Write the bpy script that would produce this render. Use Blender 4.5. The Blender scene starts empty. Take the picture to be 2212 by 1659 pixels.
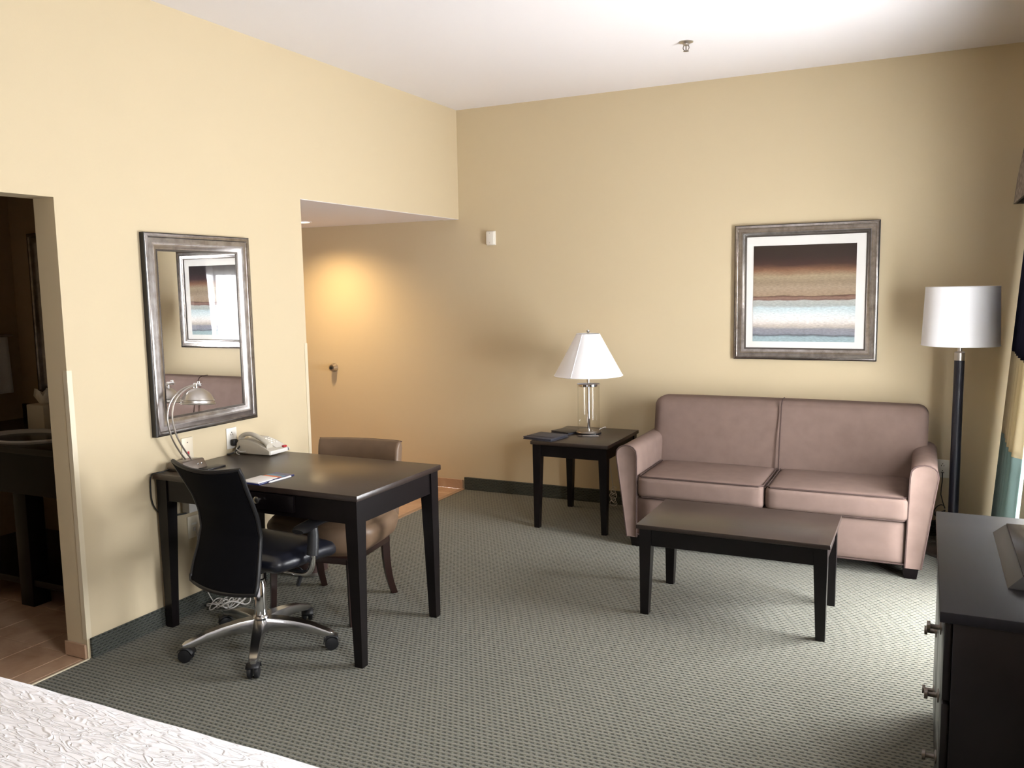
import bpy, bmesh, math, random
from mathutils import Vector, Matrix
random.seed(7)
PI = math.pi
scene = bpy.context.scene
COL = scene.collection

# ------------------------------------------------------------------ camera
cam_d = bpy.data.cameras.new('camera')
cam_d.sensor_width = 36.0
cam_d.lens = 1843.6 / 2212 * 36.0
cam_d.clip_start = 0.05
cam = bpy.data.objects.new('camera', cam_d)
COL.objects.link(cam)
_R = Vector((0.90046, 0.43460, -0.01696))
_U = Vector((-0.03381, 0.10884, 0.99348))
_F = Vector((-0.43361, 0.89402, -0.11270))
m3 = Matrix((_R, _U, -_F)).transposed()
cam.matrix_world = Matrix.Translation((3.3062, -5.9142, 1.6143)) @ m3.to_4x4()
scene.camera = cam

# ------------------------------------------------------------------ view, world, daylight
scene.view_settings.view_transform = 'Standard'
scene.view_settings.look = 'None'
scene.view_settings.gamma = 1.0
scene.view_settings.use_curve_mapping = False
scene.view_settings.exposure = -0.44
scene.cycles.use_denoising = True
scene.cycles.max_bounces = 10
scene.cycles.diffuse_bounces = 6
scene.cycles.transparent_max_bounces = 16
scene.cycles.sample_clamp_indirect = 40.0
scene.cycles.caustics_reflective = False
scene.cycles.caustics_refractive = False

world = bpy.data.worlds.new('sky')
scene.world = world
world.use_nodes = True
bg = world.node_tree.nodes['Background']
bg.inputs['Color'].default_value = (0.96, 0.98, 1.0, 1)
bg.inputs['Strength'].default_value = 60.0

def area_light(name, loc, rot, sx, sy, power, color=(1, 1, 1), spread=PI):
    d = bpy.data.lights.new(name, 'AREA')
    d.shape = 'RECTANGLE'; d.size = sx; d.size_y = sy
    d.energy = power; d.color = color; d.spread = spread
    o = bpy.data.objects.new(name, d)
    o.location = loc; o.rotation_euler = rot
    COL.objects.link(o)
    return o
# the sky reaches the room through its two windows; portals only guide the sampling
def portal(name, y0, y1, z0, z1):
    o = area_light(name, (4.10, (y0 + y1) / 2, (z0 + z1) / 2), (0, PI / 2, 0), z1 - z0, y1 - y0, 1)
    o.data.cycles.is_portal = True
portal('window_portal', -2.15, -0.70, 0.12, 1.86)
portal('bedside_portal', -5.05, -4.35, 0.95, 2.15)

# ------------------------------------------------------------------ materials
MAT = {}
def nodes_of(name):
    m = bpy.data.materials.new(name); m.use_nodes = True
    nt = m.node_tree
    return m, nt, nt.nodes, nt.links, nt.nodes['Principled BSDF']

def mat(name, color, rough=0.5, metal=0.0, spec=0.5, noise=None, bump=None, coat=0.0, sheen=0.0, coords='Object', vscale=(1, 1, 1)):
    """noise=(scale, darker-factor), bump=(scale, strength, distance)"""
    m, nt, N, L, b = nodes_of(name)
    b.inputs['Base Color'].default_value = (*color, 1)
    b.inputs['Roughness'].default_value = rough
    b.inputs['Metallic'].default_value = metal
    b.inputs['Specular IOR Level'].default_value = spec
    b.inputs['Coat Weight'].default_value = coat
    b.inputs['Sheen Weight'].default_value = sheen
    if noise or bump:
        tc = N.new('ShaderNodeTexCoord'); mp = N.new('ShaderNodeMapping')
        mp.inputs['Scale'].default_value = vscale
        L.new(tc.outputs[coords], mp.inputs['Vector'])
    if noise:
        n = N.new('ShaderNodeTexNoise'); n.inputs['Scale'].default_value = noise[0]; n.inputs['Detail'].default_value = 6
        L.new(mp.outputs['Vector'], n.inputs['Vector'])
        r = N.new('ShaderNodeValToRGB')
        r.color_ramp.elements[0].position = 0.3; r.color_ramp.elements[1].position = 0.7
        r.color_ramp.elements[0].color = (*[c * noise[1] for c in color], 1)
        r.color_ramp.elements[1].color = (*color, 1)
        L.new(n.outputs['Fac'], r.inputs['Fac']); L.new(r.outputs['Color'], b.inputs['Base Color'])
    if bump:
        n2 = N.new('ShaderNodeTexNoise'); n2.inputs['Scale'].default_value = bump[0]; n2.inputs['Detail'].default_value = 4
        L.new(mp.outputs['Vector'], n2.inputs['Vector'])
        bp = N.new('ShaderNodeBump'); bp.inputs['Strength'].default_value = bump[1]; bp.inputs['Distance'].default_value = bump[2]
        L.new(n2.outputs['Fac'], bp.inputs['Height']); L.new(bp.outputs['Normal'], b.inputs['Normal'])
    MAT[name] = m
    return m

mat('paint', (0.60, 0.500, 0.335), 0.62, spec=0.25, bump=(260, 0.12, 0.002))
mat('paint_bath_shaded', (0.36, 0.26, 0.15), 0.7, spec=0.2)  # wall paint darkened for the bathroom: its dim shade is put into the colour
mat('ceiling_paint', (0.82, 0.79, 0.80), 0.8, spec=0.2, bump=(200, 0.15, 0.002))
mat('guard', (0.66, 0.575, 0.42), 0.4)
mat('espresso', (0.0065, 0.0045, 0.0050), 0.30, spec=0.28, noise=(9, 0.6), vscale=(1, 8, 1), bump=(60, 0.04, 0.001))
mat('dresser_top', (0.008, 0.007, 0.009), 0.42, spec=0.22, noise=(7, 0.7), vscale=(9, 1, 1))
mat('espresso_top', (0.030, 0.019, 0.015), 0.31, spec=0.6, noise=(7, 0.7), vscale=(1, 9, 1), bump=(70, 0.03, 0.001))
mat('worn_edge', (0.05, 0.022, 0.014), 0.5, noise=(40, 0.5))
mat('sofa_fabric', (0.190, 0.133, 0.113), 0.9, spec=0.12, noise=(14, 0.88), bump=(700, 0.12, 0.001))
mat('sofa_piping', (0.07, 0.045, 0.040), 0.8, spec=0.2)
mat('chair_vinyl', (0.165, 0.103, 0.062), 0.48, spec=0.45, noise=(12, 0.82), bump=(300, 0.08, 0.001))
mat('cherry_leg', (0.020, 0.008, 0.006), 0.35)
mat('mesh_black', (0.005, 0.005, 0.007), 0.8, spec=0.1, bump=(900, 0.3, 0.001))
mat('plastic_black', (0.010, 0.010, 0.012), 0.42)
mat('leather_black', (0.010, 0.011, 0.018), 0.38, spec=0.6, bump=(260, 0.15, 0.001))
mat('chrome', (0.82, 0.82, 0.84), 0.08, metal=1.0)
mat('polished_alu', (0.62, 0.61, 0.62), 0.2, metal=1.0, bump=(80, 0.04, 0.001))
mat('satin_nickel', (0.56, 0.53, 0.50), 0.32, metal=1.0)
mat('pewter', (0.24, 0.21, 0.19), 0.35, metal=1.0)
mat('dark_brass', (0.10, 0.07, 0.05), 0.35, metal=1.0)
mat('white_plastic', (0.80, 0.77, 0.70), 0.4)
mat('ivory_plastic', (0.72, 0.64, 0.50), 0.4)
mat('phone_plastic', (0.50, 0.46, 0.39), 0.42)
mat('phone_light', (0.70, 0.68, 0.64), 0.4)
mat('red_plastic', (0.42, 0.012, 0.02), 0.3)
mat('hole_black', (0.004, 0.004, 0.004), 0.9)
mat('cable_black', (0.008, 0.008, 0.008), 0.5)
mat('cable_white', (0.60, 0.57, 0.54), 0.5)
mat('lamp_pole', (0.012, 0.013, 0.024), 0.42, spec=0.5)
mat('art_mat', (0.88, 0.87, 0.85), 0.8)
mat('folder_blue', (0.012, 0.022, 0.13), 0.35)
mat('paper', (0.82, 0.80, 0.80), 0.8)
mat('paper_orange', (0.75, 0.24, 0.12), 0.7)
mat('paper_teal', (0.18, 0.32, 0.42), 0.7)
mat('folder_grey', (0.045, 0.045, 0.060), 0.6, bump=(120, 0.2, 0.002))
mat('granite', (0.016, 0.013, 0.012), 0.25, noise=(90, 0.4))
mat('porcelain', (0.62, 0.60, 0.57), 0.15)
mat('towel', (0.74, 0.72, 0.70), 0.95, bump=(300, 0.4, 0.003))
mat('tissue', (0.78, 0.74, 0.66), 0.9)
mat('bin_brown', (0.060, 0.034, 0.030), 0.45)
mat('tv_gloss', (0.012, 0.012, 0.018), 0.22, bump=(30, 0.03, 0.001))
mat('tv_grey', (0.022, 0.022, 0.025), 0.4)
mat('linen_shade_metal', (0.7, 0.7, 0.7), 0.3, metal=1.0)
mat('mirror', (0.93, 0.93, 0.93), 0.0, metal=1.0)
mat('mirror_bath', (0.75, 0.75, 0.75), 0.02, metal=1.0)
mat('grout', (0.30, 0.20, 0.13), 0.9)
mat('window_frame', (0.7, 0.7, 0.7), 0.5)
mat('foam_white', (0.75, 0.75, 0.75), 0.9)
mat('bed_base', (0.05, 0.035, 0.03), 0.8)

def frame_material():
    m, nt, N, L, b = nodes_of('frame_silver')
    tc = N.new('ShaderNodeTexCoord')
    n1 = N.new('ShaderNodeTexNoise'); n1.inputs['Scale'].default_value = 22; n1.inputs['Detail'].default_value = 9; n1.inputs['Roughness'].default_value = 0.7
    L.new(tc.outputs['Object'], n1.inputs['Vector'])
    r = N.new('ShaderNodeValToRGB')
    e = r.color_ramp.elements
    e[0].position = 0.28; e[0].color = (0.24, 0.21, 0.19, 1)
    e[1].position = 0.72; e[1].color = (0.54, 0.51, 0.50, 1)
    L.new(n1.outputs['Fac'], r.inputs['Fac']); L.new(r.outputs['Color'], b.inputs['Base Color'])
    b.inputs['Metallic'].default_value = 0.95; b.inputs['Roughness'].default_value = 0.25
    MAT['frame_silver'] = m
frame_material()
mat('frame_black', (0.010, 0.009, 0.010), 0.4)
mat('frame_bead', (0.10, 0.085, 0.075), 0.35, metal=0.7)

def carpet_material(name, c_hi, c_lo, gap, swz=None, py=0.0215, px=0.0240):
    m, nt, N, L, b = nodes_of(name)
    tc = N.new('ShaderNodeTexCoord')
    mp = N.new('ShaderNodeMapping')
    if swz:
        sx = N.new('ShaderNodeSeparateXYZ'); cx = N.new('ShaderNodeCombineXYZ')
        L.new(tc.outputs['Object'], sx.inputs[0]); L.new(sx.outputs[swz[0]], cx.inputs[0]); L.new(sx.outputs[swz[1]], cx.inputs[1])
        L.new(cx.outputs[0], mp.inputs['Vector'])
    else:
        L.new(tc.outputs['Object'], mp.inputs['Vector'])
    wob = N.new('ShaderNodeTexNoise'); wob.inputs['Scale'].default_value = 60; wob.inputs['Detail'].default_value = 3
    L.new(mp.outputs['Vector'], wob.inputs['Vector'])
    vm = N.new('ShaderNodeVectorMath'); vm.operation = 'MULTIPLY_ADD'
    vm.inputs[1].default_value = (0.010, 0.010, 0.0)
    L.new(wob.outputs['Color'], vm.inputs[0]); L.new(mp.outputs['Vector'], vm.inputs[2])
    def mth(op, a=None, b2=None, c=None):
        n = N.new('ShaderNodeMath'); n.operation = op
        for k, v in enumerate((a, b2, c)):
            if v is None: continue
            if isinstance(v, (int, float)): n.inputs[k].default_value = v
            else: L.new(v, n.inputs[k])
        return n.outputs[0]
    def step(v, lo, hi):
        n = N.new('ShaderNodeMapRange'); n.interpolation_type = 'SMOOTHSTEP'
        n.inputs['From Min'].default_value = lo; n.inputs['From Max'].default_value = hi
        n.inputs['To Min'].default_value = 1.0; n.inputs['To Max'].default_value = 0.0
        L.new(v, n.inputs['Value']); return n.outputs[0]
    sp_ = N.new('ShaderNodeSeparateXYZ'); L.new(vm.outputs[0], sp_.inputs[0])
    vv = mth('DIVIDE', sp_.outputs['Y'], py)
    row = mth('FLOOR', vv)
    uu = mth('ADD', mth('DIVIDE', sp_.outputs['X'], px), mth('MULTIPLY', mth('MODULO', row, 2.0), 0.5))
    du = mth('ABSOLUTE', mth('SUBTRACT', mth('FRACT', uu), 0.5))
    dv = mth('ABSOLUTE', mth('SUBTRACT', mth('FRACT', vv), 0.5))
    dash = mth('MULTIPLY', step(du, 0.14, 0.38), step(dv, 0.04, 0.30))     # 1 inside a dark gap
    ridge = step(dv, 0.30, 0.50)                                          # 0 on the crest between rows
    cell = N.new('ShaderNodeTexWhiteNoise'); cell.noise_dimensions = '2D'
    cv = N.new('ShaderNodeCombineXYZ'); L.new(mth('FLOOR', uu), cv.inputs[0]); L.new(row, cv.inputs[1]); L.new(cv.outputs[0], cell.inputs['Vector'])
    mA = N.new('ShaderNodeMix'); mA.data_type = 'RGBA'; mA.inputs['A'].default_value = (*c_hi, 1); mA.inputs['B'].default_value = (*c_lo, 1)
    L.new(mth('ADD', mth('MULTIPLY', ridge, 0.7), mth('MULTIPLY', cell.outputs['Value'], 0.3)), mA.inputs['Factor'])
    mB = N.new('ShaderNodeMix'); mB.data_type = 'RGBA'; mB.inputs['B'].default_value = (*gap, 1)
    L.new(mA.outputs['Result'], mB.inputs['A']); L.new(dash, mB.inputs['Factor'])
    fl = N.new('ShaderNodeTexNoise'); fl.inputs['Scale'].default_value = 420; fl.inputs['Detail'].default_value = 2
    L.new(mp.outputs['Vector'], fl.inputs['Vector'])
    rp = N.new('ShaderNodeValToRGB')
    rp.color_ramp.elements[0].position = 0.35; rp.color_ramp.elements[0].color = (0.62, 0.62, 0.62, 1)
    rp.color_ramp.elements[1].position = 0.68; rp.color_ramp.elements[1].color = (1.25, 1.2, 1.1, 1)
    L.new(fl.outputs['Fac'], rp.inputs['Fac'])
    mx = N.new('ShaderNodeMix'); mx.data_type = 'RGBA'; mx.blend_type = 'MULTIPLY'; mx.inputs['Factor'].default_value = 1.0
    L.new(mB.outputs['Result'], mx.inputs['A']); L.new(rp.outputs['Color'], mx.inputs['B'])
    L.new(mx.outputs['Result'], b.inputs['Base Color'])
    b.inputs['Roughness'].default_value = 0.95; b.inputs['Specular IOR Level'].default_value = 0.1
    b.inputs['Sheen Weight'].default_value = 0.15
    hgt = mth('MULTIPLY_ADD', fl.outputs['Fac'], 0.5, mth('SUBTRACT', 1.0, mth('ADD', mth('MULTIPLY', dash, 0.8), mth('MULTIPLY', ridge, 0.35))))
    bp = N.new('ShaderNodeBump'); bp.inputs['Strength'].default_value = 0.9; bp.inputs['Distance'].default_value = 0.006
    L.new(hgt, bp.inputs['Height']); L.new(bp.outputs['Normal'], b.inputs['Normal'])
    MAT[name] = m
    return m
carpet_material('carpet', (0.215, 0.205, 0.168), (0.152, 0.157, 0.130), (0.047, 0.053, 0.046))
carpet_material('carpet_base', (0.085, 0.090, 0.076), (0.060, 0.068, 0.058), (0.018, 0.022, 0.020), ('X', 'Z'), 0.0125, 0.03)
carpet_material('carpet_base_side', (0.085, 0.090, 0.076), (0.060, 0.068, 0.058), (0.018, 0.022, 0.020), ('Y', 'Z'), 0.0125, 0.03)

def tile_material():
    m, nt, N, L, b = nodes_of('stone_tile')
    tc = N.new('ShaderNodeTexCoord'); oi = N.new('ShaderNodeObjectInfo')
    va = N.new('ShaderNodeVectorMath'); va.operation = 'ADD'
    L.new(tc.outputs['Object'], va.inputs[0]); L.new(oi.outputs['Location'], va.inputs[1])
    n = N.new('ShaderNodeTexNoise'); n.inputs['Scale'].default_value = 5; n.inputs['Detail'].default_value = 9; n.inputs['Roughness'].default_value = 0.62
    n.inputs['Distortion'].default_value = 0.8
    L.new(va.outputs[0], n.inputs['Vector'])
    r = N.new('ShaderNodeValToRGB'); e = r.color_ramp.elements
    e[0].position = 0.3; e[0].color = (0.34, 0.20, 0.12, 1)
    e[1].position = 0.72; e[1].color = (0.54, 0.37, 0.25, 1)
    L.new(n.outputs['Fac'], r.inputs['Fac']); L.new(r.outputs['Color'], b.inputs['Base Color'])
    b.inputs['Roughness'].default_value = 0.42
    MAT['stone_tile'] = m
tile_material()

def glass_material(name, fac_lo, tint=(1, 1, 1), rough=0.0):
    """thin pane: transparent with Fresnel reflection"""
    m = bpy.data.materials.new(name); m.use_nodes = True
    nt = m.node_tree; N = nt.nodes; L = nt.links; N.clear()
    out = N.new('ShaderNodeOutputMaterial'); mx = N.new('ShaderNodeMixShader')
    tr = N.new('ShaderNodeBsdfTransparent'); tr.inputs['Color'].default_value = (*tint, 1)
    gl = N.new('ShaderNodeBsdfGlossy'); gl.inputs['Roughness'].default_value = rough
    fr = N.new('ShaderNodeFresnel'); fr.inputs['IOR'].default_value = fac_lo
    ge = N.new('ShaderNodeNewGeometry'); iv = N.new('ShaderNodeMath'); iv.operation = 'SUBTRACT'; iv.inputs[0].default_value = 1.0
    L.new(ge.outputs['Backfacing'], iv.inputs[1])
    mu = N.new('ShaderNodeMath'); mu.operation = 'MULTIPLY'; L.new(fr.outputs[0], mu.inputs[0]); L.new(iv.outputs[0], mu.inputs[1])
    L.new(mu.outputs[0], mx.inputs[0]); L.new(tr.outputs[0], mx.inputs[1]); L.new(gl.outputs[0], mx.inputs[2])
    L.new(mx.outputs[0], out.inputs['Surface'])
    MAT[name] = m
    return m
glass_material('picture_glass', 1.80)
glass_material('window_glass', 1.3)
glass_material('lamp_glass', 1.35, (0.985, 0.985, 0.98))

def cloth_translucent(name, color, trans_w, clear_w=0.0, bump=None):
    m = bpy.data.materials.new(name); m.use_nodes = True
    nt = m.node_tree; N = nt.nodes; L = nt.links; N.clear()
    out = N.new('ShaderNodeOutputMaterial')
    df = N.new('ShaderNodeBsdfDiffuse'); df.inputs['Color'].default_value = (*color, 1)
    tl = N.new('ShaderNodeBsdfTranslucent'); tl.inputs['Color'].default_value = (*color, 1)
    a = N.new('ShaderNodeMixShader'); a.inputs[0].default_value = trans_w
    L.new(df.outputs[0], a.inputs[1]); L.new(tl.outputs[0], a.inputs[2])
    if bump:
        tc = N.new('ShaderNodeTexCoord'); n = N.new('ShaderNodeTexNoise'); n.inputs['Scale'].default_value = bump
        L.new(tc.outputs['Object'], n.inputs['Vector'])
        bp = N.new('ShaderNodeBump'); bp.inputs['Strength'].default_value = 0.2; bp.inputs['Distance'].default_value = 0.001
        L.new(n.outputs['Fac'], bp.inputs['Height']); L.new(bp.outputs['Normal'], df.inputs['Normal'])
    last = a
    if clear_w > 0:
        tr = N.new('ShaderNodeBsdfTransparent'); c = N.new('ShaderNodeMixShader'); c.inputs[0].default_value = clear_w
        L.new(a.outputs[0], c.inputs[1]); L.new(tr.outputs[0], c.inputs[2]); last = c
    L.new(last.outputs[0], out.inputs['Surface'])
    MAT[name] = m
cloth_translucent('shade_white', (0.95, 0.95, 0.98), 0.20, bump=400)
cloth_translucent('sheer', (0.92, 0.92, 0.92), 0.65, 0.62)
cloth_translucent('drape_navy', (0.018, 0.019, 0.036), 0.10, bump=500)
cloth_translucent('drape_beige', (0.43, 0.37, 0.25), 0.18, bump=500)
cloth_translucent('drape_teal', (0.155, 0.215, 0.205), 0.2, bump=500)

def valance_material():
    m, nt, N, L, b = nodes_of('valance_fabric')
    tc = N.new('ShaderNodeTexCoord')
    v = N.new('ShaderNodeTexVoronoi'); v.inputs['Scale'].default_value = 34
    L.new(tc.outputs['Object'], v.inputs['Vector'])
    r = N.new('ShaderNodeValToRGB'); e = r.color_ramp.elements
    e[0].position = 0.25; e[0].color = (0.32, 0.27, 0.22, 1); e[1].position = 0.6; e[1].color = (0.15, 0.12, 0.10, 1)
    L.new(v.outputs['Distance'], r.inputs['Fac']); L.new(r.outputs['Color'], b.inputs['Base Color'])
    b.inputs['Roughness'].default_value = 0.9
    MAT['valance_fabric'] = m
valance_material()

def coverlet_material():
    m, nt, N, L, b = nodes_of('coverlet')
    b.inputs['Base Color'].default_value = (0.90, 0.89, 0.93, 1)
    b.inputs['Roughness'].default_value = 0.9; b.inputs['Specular IOR Level'].default_value = 0.1
    tc = N.new('ShaderNodeTexCoord')
    hs = []
    for ang, sc, seed in ((0.55, 1.0, 0.0), (0.15, 1.3, 3.7), (0.95, 0.8, 8.1)):
        mp = N.new('ShaderNodeMapping'); mp.inputs['Rotation'].default_value = (0, 0, ang)
        mp.inputs['Scale'].default_value = (7 * sc, 30 * sc, 7); mp.inputs['Location'].default_value = (seed, seed, 0)
        L.new(tc.outputs['Object'], mp.inputs['Vector'])
        n = N.new('ShaderNodeTexNoise'); n.inputs['Scale'].default_value = 1.0; n.inputs['Detail'].default_value = 1.5; n.inputs['Distortion'].default_value = 1.1
        L.new(mp.outputs['Vector'], n.inputs['Vector'])
        s = N.new('ShaderNodeMath'); s.operation = 'SUBTRACT'; s.inputs[1].default_value = 0.5; L.new(n.outputs['Fac'], s.inputs[0])
        ab = N.new('ShaderNodeMath'); ab.operation = 'ABSOLUTE'; L.new(s.outputs[0], ab.inputs[0])
        mr = N.new('ShaderNodeMapRange'); mr.inputs['From Min'].default_value = 0.0; mr.inputs['From Max'].default_value = 0.045
        mr.inputs['To Min'].default_value = 1.0; mr.inputs['To Max'].default_value = 0.0; mr.interpolation_type = 'SMOOTHSTEP'
        L.new(ab.outputs[0], mr.inputs['Value'])
        hs.append(mr.outputs[0])
    a = N.new('ShaderNodeMath'); a.operation = 'MAXIMUM'; L.new(hs[0], a.inputs[0]); L.new(hs[1], a.inputs[1])
    c = N.new('ShaderNodeMath'); c.operation = 'MAXIMUM'; L.new(a.outputs[0], c.inputs[0]); L.new(hs[2], c.inputs[1])
    bp = N.new('ShaderNodeBump'); bp.inputs['Strength'].default_value = 0.65; bp.inputs['Distance'].default_value = 0.0045
    L.new(c.outputs[0], bp.inputs['Height']); L.new(bp.outputs['Normal'], b.inputs['Normal'])
    MAT['coverlet'] = m
coverlet_material()

def art_material():
    m, nt, N, L, b = nodes_of('striped_print')
    tc = N.new('ShaderNodeTexCoord')
    sep = N.new('ShaderNodeSeparateXYZ'); L.new(tc.outputs['Generated'], sep.inputs[0])
    mp = N.new('ShaderNodeMapping'); mp.inputs['Scale'].default_value = (2.2, 1, 9); L.new(tc.outputs['Generated'], mp.inputs['Vector'])
    n = N.new('ShaderNodeTexNoise'); n.inputs['Scale'].default_value = 2.0; n.inputs['Detail'].default_value = 8
    L.new(mp.outputs['Vector'], n.inputs['Vector'])
    ma = N.new('ShaderNodeMath'); ma.operation = 'MULTIPLY_ADD'; ma.inputs[1].default_value = 0.05
    L.new(n.outputs['Fac'], ma.inputs[0])
    su = N.new('ShaderNodeMath'); su.operation = 'SUBTRACT'; su.inputs[1].default_value = 0.025; L.new(sep.outputs['Z'], su.inputs[0])
    L.new(su.outputs[0], ma.inputs[2])
    r = N.new('ShaderNodeValToRGB')
    stops = [(0.0, (0.40, 0.54, 0.58)), (0.05, (0.38, 0.50, 0.55)), (0.065, (0.12, 0.14, 0.17)), (0.08, (0.30, 0.32, 0.38)),
             (0.135, (0.33, 0.33, 0.38)), (0.16, (0.60, 0.54, 0.48)), (0.20, (0.85, 0.80, 0.76)), (0.235, (0.93, 0.93, 0.92)),
             (0.29, (0.82, 0.90, 0.92)), (0.35, (0.62, 0.76, 0.80)), (0.375, (0.46, 0.50, 0.50)), (0.425, (0.52, 0.55, 0.52)),
             (0.435, (0.20, 0.10, 0.09)), (0.45, (0.30, 0.19, 0.15)), (0.468, (0.26, 0.14, 0.11)), (0.475, (0.08, 0.04, 0.03)),
             (0.485, (0.40, 0.29, 0.20)), (0.56, (0.43, 0.33, 0.24)), (0.62, (0.34, 0.26, 0.18)), (0.68, (0.42, 0.33, 0.22)),
             (0.74, (0.26, 0.13, 0.075)), (0.80, (0.06, 0.025, 0.025)), (0.88, (0.028, 0.014, 0.016)), (1.0, (0.022, 0.012, 0.013))]
    cr = r.color_ramp
    cr.elements[0].position = 0; cr.elements[0].color = (*stops[0][1], 1)
    cr.elements[1].position = 1; cr.elements[1].color = (*stops[-1][1], 1)
    for p, c in stops[1:-1]:
        cr.elements.new(p).color = (*c, 1)
    L.new(ma.outputs[0], r.inputs['Fac'])
    gr = N.new('ShaderNodeTexNoise'); gr.inputs['Scale'].default_value = 30; gr.inputs['Detail'].default_value = 6
    mp2 = N.new('ShaderNodeMapping'); mp2.inputs['Scale'].default_value = (1, 1, 4); L.new(tc.outputs['Generated'], mp2.inputs['Vector']); L.new(mp2.outputs['Vector'], gr.inputs['Vector'])
    rp = N.new('ShaderNodeValToRGB'); rp.color_ramp.elements[0].color = (0.75, 0.75, 0.75, 1); rp.color_ramp.elements[1].color = (1.12, 1.12, 1.12, 1)
    rp.color_ramp.elements[0].position = 0.3; rp.color_ramp.elements[1].position = 0.7
    L.new(gr.outputs['Fac'], rp.inputs['Fac'])
    mx = N.new('ShaderNodeMix'); mx.data_type = 'RGBA'; mx.blend_type = 'MULTIPLY'; mx.inputs['Factor'].default_value = 1
    L.new(r.outputs['Color'], mx.inputs['A']); L.new(rp.outputs['Color'], mx.inputs['B']); L.new(mx.outputs['Result'], b.inputs['Base Color'])
    b.inputs['Roughness'].default_value = 0.6; b.inputs['Specular IOR Level'].default_value = 0.2
    MAT['striped_print'] = m
art_material()

# ------------------------------------------------------------------ mesh helpers
def V(*a): return Vector(a)

def box(bm, x0, y0, z0, x1, y1, z1, bev=0.0, seg=2):
    r = bmesh.ops.create_cube(bm, size=1.0)
    vs = r['verts']
    for v in vs:
        v.co = V(x0 + (v.co.x + .5) * (x1 - x0), y0 + (v.co.y + .5) * (y1 - y0), z0 + (v.co.z + .5) * (z1 - z0))
    if bev > 0:
        es = list({e for v in vs for e in v.link_edges})
        bmesh.ops.bevel(bm, geom=es, offset=bev, segments=seg, profile=0.5, affect='EDGES')
    return bm

def hexa(bm, b4, t4, bev=0.0, seg=2):
    """8 points: bottom ring then top ring (counter-clockwise from above)"""
    vs = [bm.verts.new(p) for p in b4] + [bm.verts.new(p) for p in t4]
    fs = [bm.faces.new((vs[3], vs[2], vs[1], vs[0])), bm.faces.new((vs[4], vs[5], vs[6], vs[7]))]
    for i in range(4):
        j = (i + 1) % 4
        fs.append(bm.faces.new((vs[i], vs[j], vs[4 + j], vs[4 + i])))
    if bev > 0:
        es = list({e for v in vs for e in v.link_edges})
        bmesh.ops.bevel(bm, geom=es, offset=bev, segments=seg, profile=0.5, affect='EDGES')
    return bm

def lathe(bm, prof, seg=32, center=(0, 0, 0), axis='z', close=False):
    """prof: list of (radius, height)"""
    rings = []
    for (r, h) in prof:
        ring = []
        for i in range(seg):
            a = 2 * PI * i / seg
            c, s = r * math.cos(a), r * math.sin(a)
            p = V(c, s, h) if axis == 'z' else (V(c, h, s) if axis == 'y' else V(h, c, s))
            ring.append(bm.verts.new(p + V(*center)))
        rings.append(ring)
    n = len(rings)
    for k in range(n if close else n - 1):
        a, b = rings[k], rings[(k + 1) % n]
        for i in range(seg):
            j = (i + 1) % seg
            bm.faces.new((a[i], a[j], b[j], b[i]))
    if not close:
        if prof[0][0] > 1e-5: bm.faces.new(list(reversed(rings[0])))
        if prof[-1][0] > 1e-5: bm.faces.new(rings[-1])
    bmesh.ops.remove_doubles(bm, verts=[v for v in bm.verts], dist=1e-6)
    bmesh.ops.recalc_face_normals(bm, faces=bm.faces)
    return bm

def catmull(pts, n=8, closed=False):
    P = [Vector(p) for p in pts]; out = []
    m = len(P)
    rng = range(m if closed else m - 1)
    for i in rng:
        p0 = P[(i - 1) % m] if closed or i > 0 else P[0]
        p1 = P[i]; p2 = P[(i + 1) % m]
        p3 = P[(i + 2) % m] if closed or i + 2 < m else P[-1]
        for k in range(n):
            t = k / n
            out.append(0.5 * ((2 * p1) + (-p0 + p2) * t + (2 * p0 - 5 * p1 + 4 * p2 - p3) * t * t + (-p0 + 3 * p1 - 3 * p2 + p3) * t ** 3))
    if not closed: out.append(P[-1].copy())
    return out

def tube(bm, pts, r, seg=8, closed=False, cap=True):
    P = [Vector(p) for p in pts]; m = len(P)
    rad = r if callable(r) else (lambda t: r)
    T = []
    for i in range(m):
        a = P[(i - 1) % m] if closed or i > 0 else P[i]
        b = P[(i + 1) % m] if closed or i < m - 1 else P[i]
        T.append((b - a).normalized())
    up = V(0, 0, 1) if abs(T[0].z) < 0.9 else V(1, 0, 0)
    nrm = (up - T[0] * up.dot(T[0])).normalized()
    rings = []
    for i in range(m):
        nrm = (nrm - T[i] * nrm.dot(T[i])).normalized()
        bn = T[i].cross(nrm)
        rr = rad(i / max(1, m - 1))
        rings.append([bm.verts.new(P[i] + (nrm * math.cos(2 * PI * k / seg) + bn * math.sin(2 * PI * k / seg)) * rr) for k in range(seg)])
    for i in range(m if closed else m - 1):
        a, b = rings[i], rings[(i + 1) % m]
        for k in range(seg):
            j = (k + 1) % seg
            bm.faces.new((a[k], a[j], b[j], b[k]))
    if cap and not closed:
        bm.faces.new(list(reversed(rings[0]))); bm.faces.new(rings[-1])
    return bm

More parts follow.
